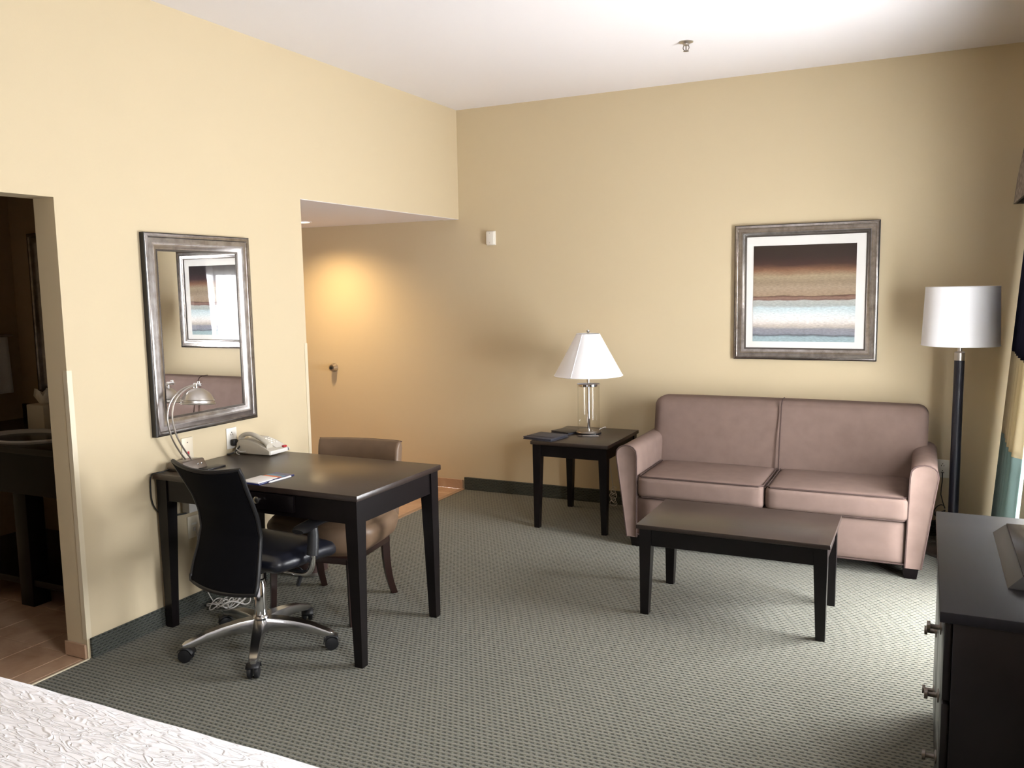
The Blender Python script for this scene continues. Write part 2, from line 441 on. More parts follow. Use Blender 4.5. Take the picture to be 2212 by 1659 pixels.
def prism(bm, poly, axis, a0, a1, bev=0.0, seg=2):
    """extrude 2D poly along an axis; poly coords are the other two axes in order"""
    def pt(u, v, a):
        return V(a, u, v) if axis == 'x' else (V(u, a, v) if axis == 'y' else V(u, v, a))
    A = [bm.verts.new(pt(u, v, a0)) for u, v in poly]; B = [bm.verts.new(pt(u, v, a1)) for u, v in poly]
    fs = [bm.faces.new(A), bm.faces.new(list(reversed(B)))]
    n = len(poly)
    for i in range(n):
        j = (i + 1) % n
        fs.append(bm.faces.new((A[j], A[i], B[i], B[j])))
    bmesh.ops.recalc_face_normals(bm, faces=fs)
    if bev > 0:
        es = [e for e in (set(fs[0].edges) | set(fs[1].edges))]
        bmesh.ops.bevel(bm, geom=es, offset=bev, segments=seg, profile=0.5, affect='EDGES')
    return bm

def soft_box(bm, x0, y0, z0, x1, y1, z1, r, n=10, bulge=(0, 0, 0)):
    """rounded, slightly puffed box: bulge = outward swelling of +-x, +-y, +-z faces"""
    tmp = bmesh.new()
    bmesh.ops.create_cube(tmp, size=2.0)
    bmesh.ops.subdivide_edges(tmp, edges=tmp.edges, cuts=n, use_grid_fill=True)
    hx, hy, hz = (x1 - x0) / 2, (y1 - y0) / 2, (z1 - z0) / 2
    cx, cy, cz = (x0 + x1) / 2, (y0 + y1) / 2, (z0 + z1) / 2
    r = min(r, hx, hy, hz)
    def warp(t):
        return math.sin(t * PI / 2) * 0.55 + t * 0.45
    for v in tmp.verts:
        u = V(warp(v.co.x), warp(v.co.y), warp(v.co.z))
        p = V(u.x * hx, u.y * hy, u.z * hz)
        q = V(max(-hx + r, min(hx - r, p.x)), max(-hy + r, min(hy - r, p.y)), max(-hz + r, min(hz - r, p.z)))
        d = p - q
        if d.length > 1e-9: p = q + d.normalized() * r
        fx, fy, fz = 1 - u.x ** 2, 1 - u.y ** 2, 1 - u.z ** 2
        p.x += bulge[0] * u.x * max(0, fy) ** .6 * max(0, fz) ** .6
        p.y += bulge[1] * u.y * max(0, fx) ** .6 * max(0, fz) ** .6
        p.z += bulge[2] * u.z * max(0, fx) ** .6 * max(0, fy) ** .6
        v.co = p + V(cx, cy, cz)
    me = bpy.data.meshes.new('tmp'); tmp.to_mesh(me); tmp.free()
    bm.from_mesh(me); bpy.data.meshes.remove(me)
    return bm

def finish(name, bm, m, parent=None, smooth=True, origin=None, angle=40):
    if origin is not None:
        bmesh.ops.translate(bm, verts=bm.verts, vec=-Vector(origin))
    me = bpy.data.meshes.new(name)
    bm.to_mesh(me); bm.free()
    if smooth:
        for p in me.polygons: p.use_smooth = True
        me.set_sharp_from_angle(angle=math.radians(angle))
    me.materials.append(MAT[m])
    o = bpy.data.objects.new(name, me)
    COL.objects.link(o)
    if parent is not None: o.parent = parent
    return o

def thing(name, label, cat, loc=(0, 0, 0), rotz=0.0, group=None):
    o = bpy.data.objects.new(name, None)
    o.empty_display_size = 0.05
    COL.objects.link(o)
    o.location = loc; o.rotation_euler = (0, 0, rotz)
    o['label'] = label; o['category'] = cat
    if group: o['group'] = group
    return o

def tag(o, label, cat, group=None):
    o['label'] = label; o['category'] = cat
    if group: o['group'] = group
    return o

def struct(name, bm, m, label=None, smooth=False):
    o = finish(name, bm, m, None, smooth)
    o['kind'] = 'structure'
    if label: o['label'] = label
    return o

class T:
    """a thing whose parts are given in world coordinates"""
    def __init__(s, name, label, cat, loc, group=None):
        s.o = thing(name, label, cat, loc, 0, group); s.loc = Vector(loc)
    def part(s, name, bm, m, parent=None, label=None, smooth=True, angle=40):
        p = finish(name, bm, m, parent or s.o, smooth, s.loc, angle)
        if label: p['label'] = label
        return p

def B(): return bmesh.new()

# ------------------------------------------------------------------ the room
HC, HS = 2.973, 2.148
XW = 3.95                     # window wall
YB = -7.4                     # wall behind the camera
YJ, YD = -3.468, -4.42        # bath doorway in the left wall
YH = -1.885                   # end of the left wall, hall opening beyond
TH = 0.13

bm = B(); box(bm, 0, YB, -0.06, XW, 0, 0)
struct('floor', bm, 'carpet', 'grey-green woven loop carpet of the room')
bm = B()
box(bm, -TH, YB, 0, 0, YD, HC); box(bm, -TH, YD, 2.022, 0, YJ, HC)
box(bm, -TH, YJ, 0, 0, YH, HC); box(bm, -TH, YH, HS, 0, 0, HC)
struct('wall_left', bm, 'paint', 'cream painted wall with bathroom doorway and hall opening')
bm = B(); box(bm, -3.2, 0, 0, XW + .2, 0.12, HC + .1)
struct('wall_back', bm, 'paint', 'tan painted wall behind the sofa')
WY0, WY1, WZ0, WZ1 = -2.15, -0.70, 0.12, 1.86
BY0, BY1, BZ0, BZ1 = -5.05, -4.35, 0.95, 2.15
bm = B()
box(bm, XW, WY1, 0, XW + .14, 0.0, HC); box(bm, XW, WY0, 0, XW + .14, WY1, WZ0); box(bm, XW, WY0, WZ1, XW + .14, WY1, HC)
box(bm, XW, BY1, 0, XW + .14, WY0, HC); box(bm, XW, BY0, 0, XW + .14, BY1, BZ0); box(bm, XW, BY0, BZ1, XW + .14, BY1, HC)
box(bm, XW, YB, 0, XW + .14, BY0, HC)
struct('wall_right', bm, 'paint', 'tan painted window wall')
bm = B(); box(bm, -TH, YB - .12, 0, XW + .14, YB, HC)
struct('wall_front', bm, 'paint')
bm = B(); box(bm, -TH, YB - .12, HC, XW + .14, 0, HC + .1)
struct('ceiling', bm, 'ceiling_paint', 'white ceiling')

def window(name, y0, y1, z0, z1):
    bm = B()
    x0, x1 = XW + .03, XW + .08
    box(bm, x0, y0, z0, x1, y1, z0 + .05, .004); box(bm, x0, y0, z1 - .05, x1, y1, z1, .004)
    box(bm, x0, y0, z0 + .05, x1, y0 + .05, z1 - .05, .004); box(bm, x0, y1 - .05, z0 + .05, x1, y1, z1 - .05, .004)
    ym = (y0 + y1) / 2
    box(bm, x0, ym - .02, z0 + .05, x1, ym + .02, z1 - .05, .004)
    w = struct(name, bm, 'window_frame', 'white framed window')
    for a, b2 in ((y0 + .05, ym - .02), (ym + .02, y1 - .05)):
        g = B(); box(g, XW + .052, a, z0 + .05, XW + .058, b2, z1 - .05)
        finish('pane', g, 'window_glass', w, False)
window('window_1', WY0, WY1, WZ0, WZ1)
window('window_2', BY0, BY1, BZ0, BZ1)

# hall beyond the opening: lower ceiling, tiled floor
bm = B(); box(bm, -3.2, YH, HS, -TH, 0, HS + .1); struct('ceiling_hall', bm, 'ceiling_paint', 'low white ceiling of the entrance hall')
bm = B(); box(bm, -TH, YH + .002, HS - .003, -.003, 0, HS + .02); struct('trim_1', bm, 'ceiling_paint', 'white underside of the hall opening')
bm = B(); box(bm, -3.32, YH - .12, 0, -3.2, 0.12, HS + .1); struct('wall_hall_end', bm, 'paint')
bm = B(); box(bm, -3.2, YH - .12, 0, -TH, YH, HS); struct('wall_hall_side', bm, 'paint')
bm = B(); box(bm, -3.2, YH, -.06, -.0, 0, -.004)
fh = struct('floor_hall', bm, 'grout', 'tan stone tile floor of the hall')

_tile_cache = {}
def tiles(parent, x0, x1, y0, y1, px, py, ox, oy, gap=.004, z=0.0, dz=.006, name='tile'):
    nx0, nx1 = math.floor((x0 - ox) / px), math.ceil((x1 - ox) / px)
    ny0, ny1 = math.floor((y0 - oy) / py), math.ceil((y1 - oy) / py)
    for i in range(nx0, nx1):
        for j in range(ny0, ny1):
            a0, a1 = max(x0, ox + i * px), min(x1, ox + (i + 1) * px)
            b0, b1 = max(y0, oy + j * py), min(y1, oy + (j + 1) * py)
            if a1 - a0 < .02 or b1 - b0 < .02: continue
            key = (round(a1 - a0, 4), round(b1 - b0, 4))
            if key not in _tile_cache:
                bm = B(); w, h = (a1 - a0) / 2 - gap / 2, (b1 - b0) / 2 - gap / 2
                box(bm, -w, -h, -.004, w, h, dz, .0015, 1)
                o = finish(name, bm, 'stone_tile', parent, False); _tile_cache[key] = o.data
            else:
                o = bpy.data.objects.new(name, _tile_cache[key]); COL.objects.link(o); o.parent = parent
            o.location = ((a0 + a1) / 2, (b0 + b1) / 2, z - .004)
tiles(fh, -2.6, -.02, YH, -.012, .34, .34, -.02, -.52 + .68)
bm = B(); box(bm, -.03, YH, -.006, .006, 0, .004, .001); struct('trim_2', bm, 'grout', 'thin edge strip between hall tile and carpet')
# hall tile skirting
bh = B(); box(bh, -2.6, -.008, 0, -.014, 0, .072); bho = struct('baseboard_hall', bh, 'grout', 'tan stone skirting of the hall')
for k in range(8):
    t0 = -.014 - k * .34
    bm = B(); box(bm, t0 - .337, -.014, .002, t0, -.006, .078, .0015, 1)
    finish('tile', bm, 'stone_tile', bho, False)
# carpet skirting
bm = B(); box(bm, 0.002, -.016, 0, XW, 0, .10, .003); struct('baseboard_back', bm, 'carpet_base', 'dark green carpet skirting below the sofa wall')
bm = B(); box(bm, 0, YJ + .012, 0, .014, YH, .092, .003); struct('baseboard_left', bm, 'carpet_base_side', 'dark green carpet skirting below the mirror wall')
bm = B(); box(bm, XW - .014, YB, 0, XW, -.016, .10); struct('baseboard_right', bm, 'carpet_base_side')
# corner guards
def guard(name, y, s, z0, z1):
    bm = B()
    box(bm, 0, y, z0, .0025, y + s * .022, z1) if s > 0 else box(bm, 0, y + s * .022, z0, .0025, y, z1)
    ya, yb = (y - .0025, y) if s > 0 else (y, y + .0025)
    box(bm, -.022, ya, z0, .0025, yb, z1)
    return struct(name, bm, 'guard', 'thin cream plastic corner guard')
guard('trim_3', YJ, 1, .09, 1.29)
guard('trim_4', YH, -1, .0, 1.305)

# bathroom
BX, BYF = -1.80, -2.45
bm = B(); box(bm, BX - .1, YD - .3, 0, BX, BYF + .1, 2.4); struct('wall_bath_side', bm, 'paint_bath_shaded')
bm = B(); box(bm, BX, BYF, 0, -TH, BYF + .1, 2.4); struct('wall_bath_back', bm, 'paint_bath_shaded')
bm = B(); box(bm, BX - .1, YD - .4, 0, -TH, YD - .3, 2.4); struct('wall_bath_front', bm, 'paint_bath_shaded')
bm = B(); box(bm, BX - .1, YD - .4, 2.4, -TH, BYF + .1, 2.5); struct('ceiling_bath', bm, 'paint_bath_shaded')
bm = B(); box(bm, BX, YD - .3, -.06, 0.0, BYF, -.004)
fb = struct('floor_bath', bm, 'grout', 'tan stone tile floor of the bathroom')
tiles(fb, BX, -TH, YD - .3, BYF, .34, .34, -.02, -3.47)
tiles(fb, -TH, .0, YD, YJ - .01, .34, .34, -.02, -3.47)
bm = B(); box(bm, 0, YD, -.004, .008, YJ, .005, .001); struct('trim_5', bm, 'guard', 'metal edge strip between bathroom tile and carpet')
bt = B(); box(bt, -TH - .004, YJ - .003, 0, -.004, YJ, .062); bto = struct('baseboard_bath', bt, 'grout', 'tile skirting on the doorway jamb')
bm = B(); box(bm, -TH - .006, YJ - .012, .002, -.004, YJ - .002, .068, .0015, 1); finish('tile', bm, 'stone_tile', bto, False)

# ------------------------------------------------------------------ framed things
def rect_sweep(bm, w, h, prof):
    """prof: list of (inset, out) swept round a w x h rectangle lying in local xz, facing -y"""
    rings = []
    for ins, out in prof:
        a, b2 = w / 2 - ins, h / 2 - ins
        rings.append([bm.verts.new(V(sx * a, -out, sz * b2)) for sx, sz in ((-1, -1), (1, -1), (1, 1), (-1, 1))])
    n = len(rings)
    for k in range(n):
        A, C = rings[k], rings[(k + 1) % n]
        for i in range(4):
            j = (i + 1) % 4
            bm.faces.new((A[i], A[j], C[j], C[i]))
    bmesh.ops.recalc_face_normals(bm, faces=bm.faces)

def frame_parts(t, w, h, depth=.032, rail=.075, outer='frame_black'):
    bm = B(); rect_sweep(bm, w, h, [(0, 0), (0, depth * .80), (.004, depth * .86), (.0045, .002)]); finish('outer_edge', bm, outer, t, True, angle=25)
    bm = B(); rect_sweep(bm, w - .008, h - .008, [(0, .002), (0, depth * .86), (.006, depth), (.016, depth), (rail * .24, depth * .80), (rail * .34, depth * .80), (rail * .46, depth * .84), (rail * .56, depth * .82), (rail * .66, depth * .73), (rail * .75, depth * .58), (rail * .82, depth * .50), (rail * .86, depth * .46), (rail * .86, .004)])
    finish('frame', bm, 'frame_silver', t, True, angle=50)
    # beaded inner lip
    bm = B(); li = rail * .86
    rect_sweep(bm, w - .008 - 2 * li, h - .008 - 2 * li, [(0, .004), (0, depth * .50), (.002, depth * .54), (.009, depth * .42), (.010, .004)])
    bd = finish('bead_trim', bm, 'frame_bead', t, True, angle=50)
    bm = B(); r = .0034; n_tot = 0
    ww, hh = w / 2 - .004 - li - .005, h / 2 - .004 - li - .005
    pitch = .0125
    for L0, fixed, along in ((ww, hh, 'x'), (ww, -hh, 'x'), (hh, ww, 'z'), (hh, -ww, 'z')):
        k = int(2 * L0 / pitch)
        for i in range(k):
            s = -L0 + (i + .5) * 2 * L0 / k
            c = V(s, -depth * .50, fixed) if along == 'x' else V(fixed, -depth * .50, s)
            ps = [c + d * r for d in (V(1, 0, 0), V(0, 0, 1), V(-1, 0, 0), V(0, 0, -1))]
            top = c + V(0, -r * .9, 0)
            vs = [bm.verts.new(p) for p in ps]; tv = bm.verts.new(top)
            for q in range(4): bm.faces.new((vs[q], vs[(q + 1) % 4], tv))
    bmesh.ops.recalc_face_normals(bm, faces=bm.faces)
    b2 = finish('beads', bm, 'frame_bead', bd, True, angle=80); b2['kind'] = 'stuff'
    return li + .004 + .010

# picture over the sofa (faces -y)
PX0, PX1, PZ0, PZ1 = 2.135, 3.034, 1.104, 1.996
pw, ph = PX1 - PX0, PZ1 - PZ0
pic = thing('framed_picture', 'square striped abstract print in a silver frame above the sofa', 'picture', ((PX0 + PX1) / 2, -.001, (PZ0 + PZ1) / 2))
ins = frame_parts(pic, pw, ph)
iw, ih = pw - 2 * ins + .004, ph - 2 * ins + .004
bm = B(); box(bm, -iw / 2, -.008, -ih / 2, iw / 2, -.003, ih / 2); finish('mat_board', bm, 'art_mat', pic, False)
bm = B(); box(bm, -pw * .364, -.0098, -ph * .366, pw * .350, -.0082, ph * .345); finish('print', bm, 'striped_print', pic, False)
bm = B(); box(bm, -iw / 2, -.0135, -ih / 2, iw / 2, -.0115, ih / 2); finish('glass', bm, 'picture_glass', pic, False)

# mirror on the left wall (local -y turned to face +x)
MY0, MY1, MZ0, MZ1 = -3.045, -2.357, .930, 1.899
mir = thing('wall_mirror', 'rectangular silver framed mirror on the wall above the desk', 'mirror', (.001, (MY0 + MY1) / 2, (MZ0 + MZ1) / 2), PI / 2)
ins = frame_parts(mir, MY1 - MY0, MZ1 - MZ0, .034, .085)
iw, ih = MY1 - MY0 - 2 * ins + .004, MZ1 - MZ0 - 2 * ins + .004
bm = B(); box(bm, -iw / 2, -.010, -ih / 2, iw / 2, -.004, ih / 2); finish('mirror_glass', bm, 'mirror', mir, False)

# ------------------------------------------------------------------ tables
def table(t, x0, x1, y0, y1, h, top_t, leg_w, leg_b, apron, ov, mtop='espresso_top'):
    """top slab, aprons on four sides, four tapered legs; leg taper on the inner faces"""
    bm = B(); box(bm, x0, y0, h - top_t, x1, y1, h, .003); t.part('tabletop', bm, mtop)
    a, b2, c, d = x0 + ov, x1 - ov, y0 + ov, y1 - ov
    for sx, sy in ((0, 0), (1, 0), (1, 1), (0, 1)):
        ox = a if sx == 0 else b2; oy = c if sy == 0 else d
        dx = leg_w if sx == 0 else -leg_w; dy = leg_w if sy == 0 else -leg_w
        ex = leg_b if sx == 0 else -leg_b; ey = leg_b if sy == 0 else -leg_b
        bx = (leg_w - leg_b) * .18 * (1 if sx == 0 else -1); by = (leg_w - leg_b) * .18 * (1 if sy == 0 else -1)
        def ring(X0, Y0, X1, Y1, z):
            xs, ys = sorted((X0, X1)), sorted((Y0, Y1))
            return [V(xs[0], ys[0], z), V(xs[1], ys[0], z), V(xs[1], ys[1], z), V(xs[0], ys[1], z)]
        bm = B()
        zt = h - top_t; zm = zt - apron
        bm2 = bm
        hexa(bm2, ring(ox + bx, oy + by, ox + bx + ex, oy + by + ey, 0), ring(ox, oy, ox + dx, oy + dy, zm), .0)
        hexa(bm2, ring(ox, oy, ox + dx, oy + dy, zm), ring(ox, oy, ox + dx, oy + dy, zt), .0)
        bmesh.ops.remove_doubles(bm2, verts=bm2.verts, dist=1e-5)
        t.part('leg', bm2, 'espresso', angle=20)
    zt = h - top_t - .0; i = .008
    for (p0, q0, p1, q1) in ((a + leg_w, c + i, b2 - leg_w, c + i + .02), (a + leg_w, d - i - .02, b2 - leg_w, d - i),
                             (a + i, c + leg_w, a + i + .02, d - leg_w), (b2 - i - .02, c + leg_w, b2 - i, d - leg_w)):
        bm = B(); box(bm, p0, q0, zt - apron, p1, q1, zt, .0015, 1); t.part('apron', bm, 'espresso')

DH = .760
desk = T('writing_desk', 'large espresso wood writing desk below the silver mirror', 'desk', (.60, -2.725, 0))
table(desk, .012, 1.200, -3.071, -2.383, DH, .026, .062, .040, .105, .012)
bm = B(); box(bm, .30, -3.074, .655, .86, -3.055, .728, .002); dr = desk.part('drawer_front', bm, 'espresso')
bm = B(); lathe(bm, [(.006, 0), (.006, -.012), (.015, -.016), (.016, -.022), (.010, -.026), (.0, -.027)], 20, (.675, -3.074, .700), 'y'); desk.part('knob', bm, 'satin_nickel', dr, 'satin nickel drawer knob')

cof = T('coffee_table', 'low espresso wood coffee table in front of the sofa', 'table', (2.515, -1.733, 0))
table(cof, 2.067, 2.963, -2.004, -1.461, .455, .022, .058, .040, .085, .014)
endt = T('end_table', 'square espresso wood end table left of the sofa', 'table', (1.232, -.479, 0))
table(endt, .960, 1.505, -.816, -.155, .595, .024, .056, .036, .080, .012)

# ------------------------------------------------------------------ sofa
SO = (2.505, -.55, 0)
sofa = T('sofa', 'mauve brown two-seat upholstered sofa below the striped picture', 'sofa', SO)
# back: one wide padded slab
bm = B(); soft_box(bm, 1.668, -.45, .20, 3.345, -.14, .862, .060, 30, (0, .012, .006))
for v in bm.verts:                      # the back leans and its front slopes
    k = (v.co.z - .20) / .66
    if v.co.y < -.29: v.co.y += .10 * k
    v.co.y += .015 * k
sofa.part('backrest', bm, 'sofa_fabric', angle=80)
pts = [V(2.505, -.462 + .012, .44), V(2.505, -.420, .60), V(2.505, -.385, .74), V(2.505, -.357, .835), V(2.505, -.320, .872), V(2.505, -.24, .876)]
bm = B(); tube(bm, catmull(pts, 6), .0042, 6); sofa.part('center_seam', bm, 'sofa_piping')
# base rail
bm = B(); soft_box(bm, 1.735, -.955, .078, 3.258, -.20, .318, .02, 8, (0, .006, 0)); sofa.part('base', bm, 'sofa_fabric', angle=80)
bm = B(); tube(bm, [V(1.74, -.956, .082), V(3.255, -.956, .082)], .005, 6); sofa.part('base_piping', bm, 'sofa_piping')
# seat cushions
for x0, x1 in ((1.748, 2.503), (2.509, 3.262)):
    bm = B(); soft_box(bm, x0, -.975, .318, x1, -.415, .452, .030, 12, (.0, .006, .014)); c = sofa.part('seat_cushion', bm, 'sofa_fabric', angle=80)
    for z in (.450, .324):
        r = .03
        loop = [V(x0 + .008, -.44, z), V(x0 + .008, -.94, z), V(x0 + .03, -.968, z), V(x1 - .03, -.968, z), V(x1 - .008, -.94, z), V(x1 - .008, -.44, z)]
        bm = B(); tube(bm, loop, .0046, 6); sofa.part('piping', bm, 'sofa_piping', c)
# arms: rounded section that is wider at the top and leans outward, tapering down
def arm(side):
    """side -1 left, +1 right"""
    if side < 0: inner_t, outer_t, inner_b, outer_b = 1.742, 1.613, 1.742, 1.680
    else: inner_t, outer_t, inner_b, outer_b = 3.262, 3.398, 3.250, 3.330
    def section(y, k):
        # k 0 front .. 1 back
        top = .636 - .0 * k
        out = []
        w = outer_t - inner_t
        out.append((inner_b, .066))
        out.append((inner_t, top - .065))
        for q in range(1, 8):
            a = PI * q / 8
            out.append((inner_t + w * (.5 - .5 * math.cos(a)), top - .065 + .065 * math.sin(a) ** .7))
        out.append((outer_t, top - .065))
        out.append((outer_b + (outer_t - outer_b) * .55, .35))
        out.append((outer_b, .066))
        return [V(x, y, z) for x, z in out]
    rings = []
    bm = B()
    for y, sh in ((-.962, .010), (-.966, .004), (-.960, 0), (-.80, 0), (-.55, 0), (-.30, 0), (-.18, 0)):
        s = section(y, 0)
        if sh:
            cx = sum(p.x for p in s) / len(s)
            s = [V(p.x + (sh if p.x < cx else -sh), p.y, p.z - (sh if p.z > .3 else -sh * .2)) for p in s]
        rings.append([bm.verts.new(p) for p in s])
    n = len(rings[0])
    for k in range(len(rings) - 1):
        for i in range(n):
            j = (i + 1) % n
            bm.faces.new((rings[k][i], rings[k][j], rings[k + 1][j], rings[k + 1][i]))
    bm.faces.new(rings[0]); bm.faces.new(list(reversed(rings[-1])))
    bmesh.ops.recalc_face_normals(bm, faces=bm.faces)
    a = sofa.part('armrest', bm, 'sofa_fabric', angle=50)
    s = section(-.962, 0)
    bm = B(); tube(bm, s, .0048, 6); sofa.part('piping', bm, 'sofa_piping', a)
    return a
arm(-1); arm(1)
# feet
for x0, x1 in ((1.690, 1.770), (3.235, 3.322)):
    for y0, y1 in ((-.945, -.86), (-.25, -.17)):
        bm = B(); hexa(bm, [V(x0 + .012, y0 + .01, 0), V(x1 - .012, y0 + .01, 0), V(x1 - .012, y1, 0), V(x0 + .012, y1, 0)],
                       [V(x0, y0, .08), V(x1, y0, .08), V(x1, y1, .08), V(x0, y1, .08)], .002)
        sofa.part('foot', bm, 'espresso')

# ------------------------------------------------------------------ office chair
oc = thing('office_chair', 'black mesh-back swivel chair on chrome base in front of the desk', 'chair', (.622, -3.045, 0), -math.radians(5))
angs = []
world_casters = [(.422, -3.305), (.803, -3.323), (.931, -2.957), (.629, -2.724), (.28, -2.894)]
base_a0 = math.radians(234 + 5)
for k in range(5):
    a = base_a0 + k * 2 * PI / 5
    ca, sa = math.cos(a), math.sin(a)
    def P(r, w, z): return V(ca * r - sa * w, sa * r + ca * w, z)
    bm = B()
    prof = [(.030, .034, .142, .080), (.09, .032, .141, .088), (.17, .028, .132, .088), (.24, .025, .118, .080), (.295, .023, .099, .068), (.328, .021, .088, .064), (.342, .012, .080, .066)]
    rings = []
    for r, w, zt, zb in prof:
        rings.append([bm.verts.new(p) for p in (P(r, -w * .8, zb), P(r, w * .8, zb), P(r, w, (zt + zb) / 2), P(r, w * .75, zt), P(r, -w * .75, zt), P(r, -w, (zt + zb) / 2))])
    for i in range(len(rings) - 1):
        for q in range(6):
            p = (q + 1) % 6
            bm.faces.new((rings[i][q], rings[i][p], rings[i + 1][p], rings[i + 1][q]))
    bm.faces.new(rings[0]); bm.faces.new(list(reversed(rings[-1])))
    bmesh.ops.recalc_face_normals(bm, faces=bm.faces)
    finish('base_arm', bm, 'polished_alu', oc, True, angle=45)
    # caster
    cx, cy = ca * .318, sa * .318
    rot = a + math.radians(60 + 25 * k)
    bm = B()
    lathe(bm, [(.0, .064), (.007, .064), (.007, .038), (.0, .036)], 10, (cx, cy, 0))
    cs = finish('caster', bm, 'plastic_black', oc)
    wx, wy = math.cos(rot), math.sin(rot)
    for s in (-1, 1):
        bm = B()
        lathe(bm, [(.0, -.011), (.021, -.011), (.029, -.008), (.031, 0), (.029, .007), (.014, .011), (.0, .010)], 20, (0, 0, 0), 'x')
        for v in bm.verts:
            x, y, z = v.co
            if s < 0: x = -x
            x += s * .0155
            v.co = V(cx + wx * x - wy * y + wy * .012, cy + wy * x + wx * y - wx * .012, z + .031)
        finish('wheel', bm, 'plastic_black', cs)
    bm = B()       # fender over the wheels
    for v_s in (0,):
        seg = 10; R = .034
        prev = None
        for i in range(seg + 1):
            t = PI * (0.05 + .75 * i / seg)
            row = []
            for xw in (-.027, .027):
                y, z = math.cos(t) * R, math.sin(t) * R + .031
                row.append(bm.verts.new(V(cx + wx * xw - wy * y + wy * .012, cy + wy * xw + wx * y - wx * .012, z)))
            if prev: bm.faces.new((prev[0], prev[1], row[1], row[0]))
            prev = row
    fo = finish('fender', bm, 'plastic_black', cs)
    fo.modifiers.new('thick', 'SOLIDIFY').thickness = .003
bm = B(); lathe(bm, [(.0, .072), (.040, .074), (.044, .09), (.044, .128), (.034, .150), (.030, .155), (.0, .156)], 28); finish('hub', bm, 'polished_alu', oc)
bm = B(); lathe(bm, [(.0285, .15), (.0285, .300), (.026, .305), (.026, .318), (.020, .322), (.020, .375), (.0, .376)], 24); finish('gas_column', bm, 'chrome', oc)
bm = B(); soft_box(bm, -.085, -.16, .368, .085, .14, .405, .012, 4); finish('mechanism', bm, 'plastic_black', oc)
# seat cushion with rolled front
bm = B(); soft_box(bm, -.245, -.120, .405, .245, .265, .475, .034, 12, (.008, .008, .014))
for v in bm.verts:
    if v.co.y > .12: v.co.z -= ((v.co.y - .12) / .14) ** 2 * .018
finish('seat', bm, 'leather_black', oc, True, angle=80)
bm = B(); loop = []
for i in range(48):
    a = 2 * PI * i / 48
    e = .26
    x = .243 * math.copysign(abs(math.cos(a)) ** e, math.cos(a)); y = .072 + .188 * math.copysign(abs(math.sin(a)) ** e, math.sin(a))
    z = .452 - (((y - .12) / .14) ** 2 * .018 if y > .12 else 0)
    loop.append(V(x, y, z))
tube(bm, loop, .0030, 6, closed=True); finish('seat_seam', bm, 'leather_black', oc)
# mesh back: hourglass outline, curved in plan and profile
back_rows = [  # z, y offset, half width
    (.330, -.225, .202), (.345, -.223, .207), (.42, -.205, .203), (.50, -.182, .192), (.58, -.165, .185), (.66, -.175, .182), (.74, -.205, .184), (.80, -.235, .191), (.845, -.262, .202), (.872, -.280, .205)]
def back_pt(z, u):
    for i in range(len(back_rows) - 1):
        if z <= back_rows[i + 1][0] or i == len(back_rows) - 2:
            a, b2 = back_rows[i], back_rows[i + 1]
            t = (z - a[0]) / (b2[0] - a[0]); break
    y = a[1] + (b2[1] - a[1]) * t; w = a[2] + (b2[2] - a[2]) * t
    sag = .030 * (u * u)
    zz = z + (.020 * u * u if z > .80 else 0) * ((z - .80) / .07) + (0.014 * u * u if z < .36 else 0)
    return V(w * u, y + sag - .01, zz)
bm = B(); nz, nu = 34, 20
grid = []
for i in range(nz + 1):
    z = .330 + (.872 - .330) * i / nz
    grid.append([bm.verts.new(back_pt(z, -1 + 2 * j / nu)) for j in range(nu + 1)])
for i in range(nz):
    for j in range(nu):
        bm.faces.new((grid[i][j], grid[i][j + 1], grid[i + 1][j + 1], grid[i + 1][j]))
mb = finish('mesh_back', bm, 'mesh_black', oc, True, angle=80)
sm = mb.modifiers.new('thick', 'SOLIDIFY'); sm.thickness = .008; sm.offset = 0
edge = [back_pt(.330 + .542 * i / 24, -1) for i in range(25)] + [back_pt(.872, -1 + 2 * j / 14) for j in range(1, 14)] + \
       [back_pt(.872 - .542 * i / 24, 1) for i in range(25)] + [back_pt(.330, 1 - 2 * j / 14) for j in range(1, 14)]
bm = B(); tube(bm, edge, .0095, 8, closed=True); finish('back_frame', bm, 'plastic_black', oc)
bm = B(); tube(bm, catmull([V(0, -.05, .385), V(0, -.12, .385), V(0, -.155, .41), V(0, -.160, .48), V(0, -.150, .56)], 6), .018, 8); finish('back_spine', bm, 'plastic_black', oc)
# arms
for s in (-1, 1):
    bm = B()
    pad = []
    for i in range(13):
        t = i / 12
        pad.append(V(s * (.300 - .035 * t), -.045 + .265 * t, .588 + .012 * math.sin(t * PI)))
    secs = []
    for i, p in enumerate(pad):
        t = i / 12
        w = .047 * (1 - .25 * t) * (math.sin(PI * min(1, .12 + t * 3)) ** .3 if t < .12 else 1) * (1 if t < .9 else .75)
        h = .016 * (1 if 0 < i < 12 else .6)
        secs.append([bm.verts.new(p + V(w * math.cos(a) * 1.0, 0, h * math.sin(a))) for a in [2 * PI * q / 12 for q in range(12)]])
    for i in range(12):
        for q in range(12):
            r = (q + 1) % 12
            bm.faces.new((secs[i][q], secs[i][r], secs[i + 1][r], secs[i + 1][q]))
    bm.faces.new(secs[0]); bm.faces.new(secs[-1])
    bmesh.ops.recalc_face_normals(bm, faces=bm.faces)
    finish('arm_pad', bm, 'plastic_black', oc, True, angle=60)
    bm = B(); tube(bm, [V(s * .290, .055, .582), V(s * .292, .055, .55), V(s * .293, .05, .50), V(s * .292, .045, .462)], lambda t: .024 + .003 * t, 12); finish('arm_sleeve', bm, 'plastic_black', oc)
    bm = B(); tube(bm, catmull([V(s * .292, .045, .47), V(s * .291, .043, .425), V(s * .276, .040, .388), V(s * .235, .035, .372), V(s * .12, .02, .378)], 6), .0145, 10); finish('arm_post', bm, 'chrome', oc)
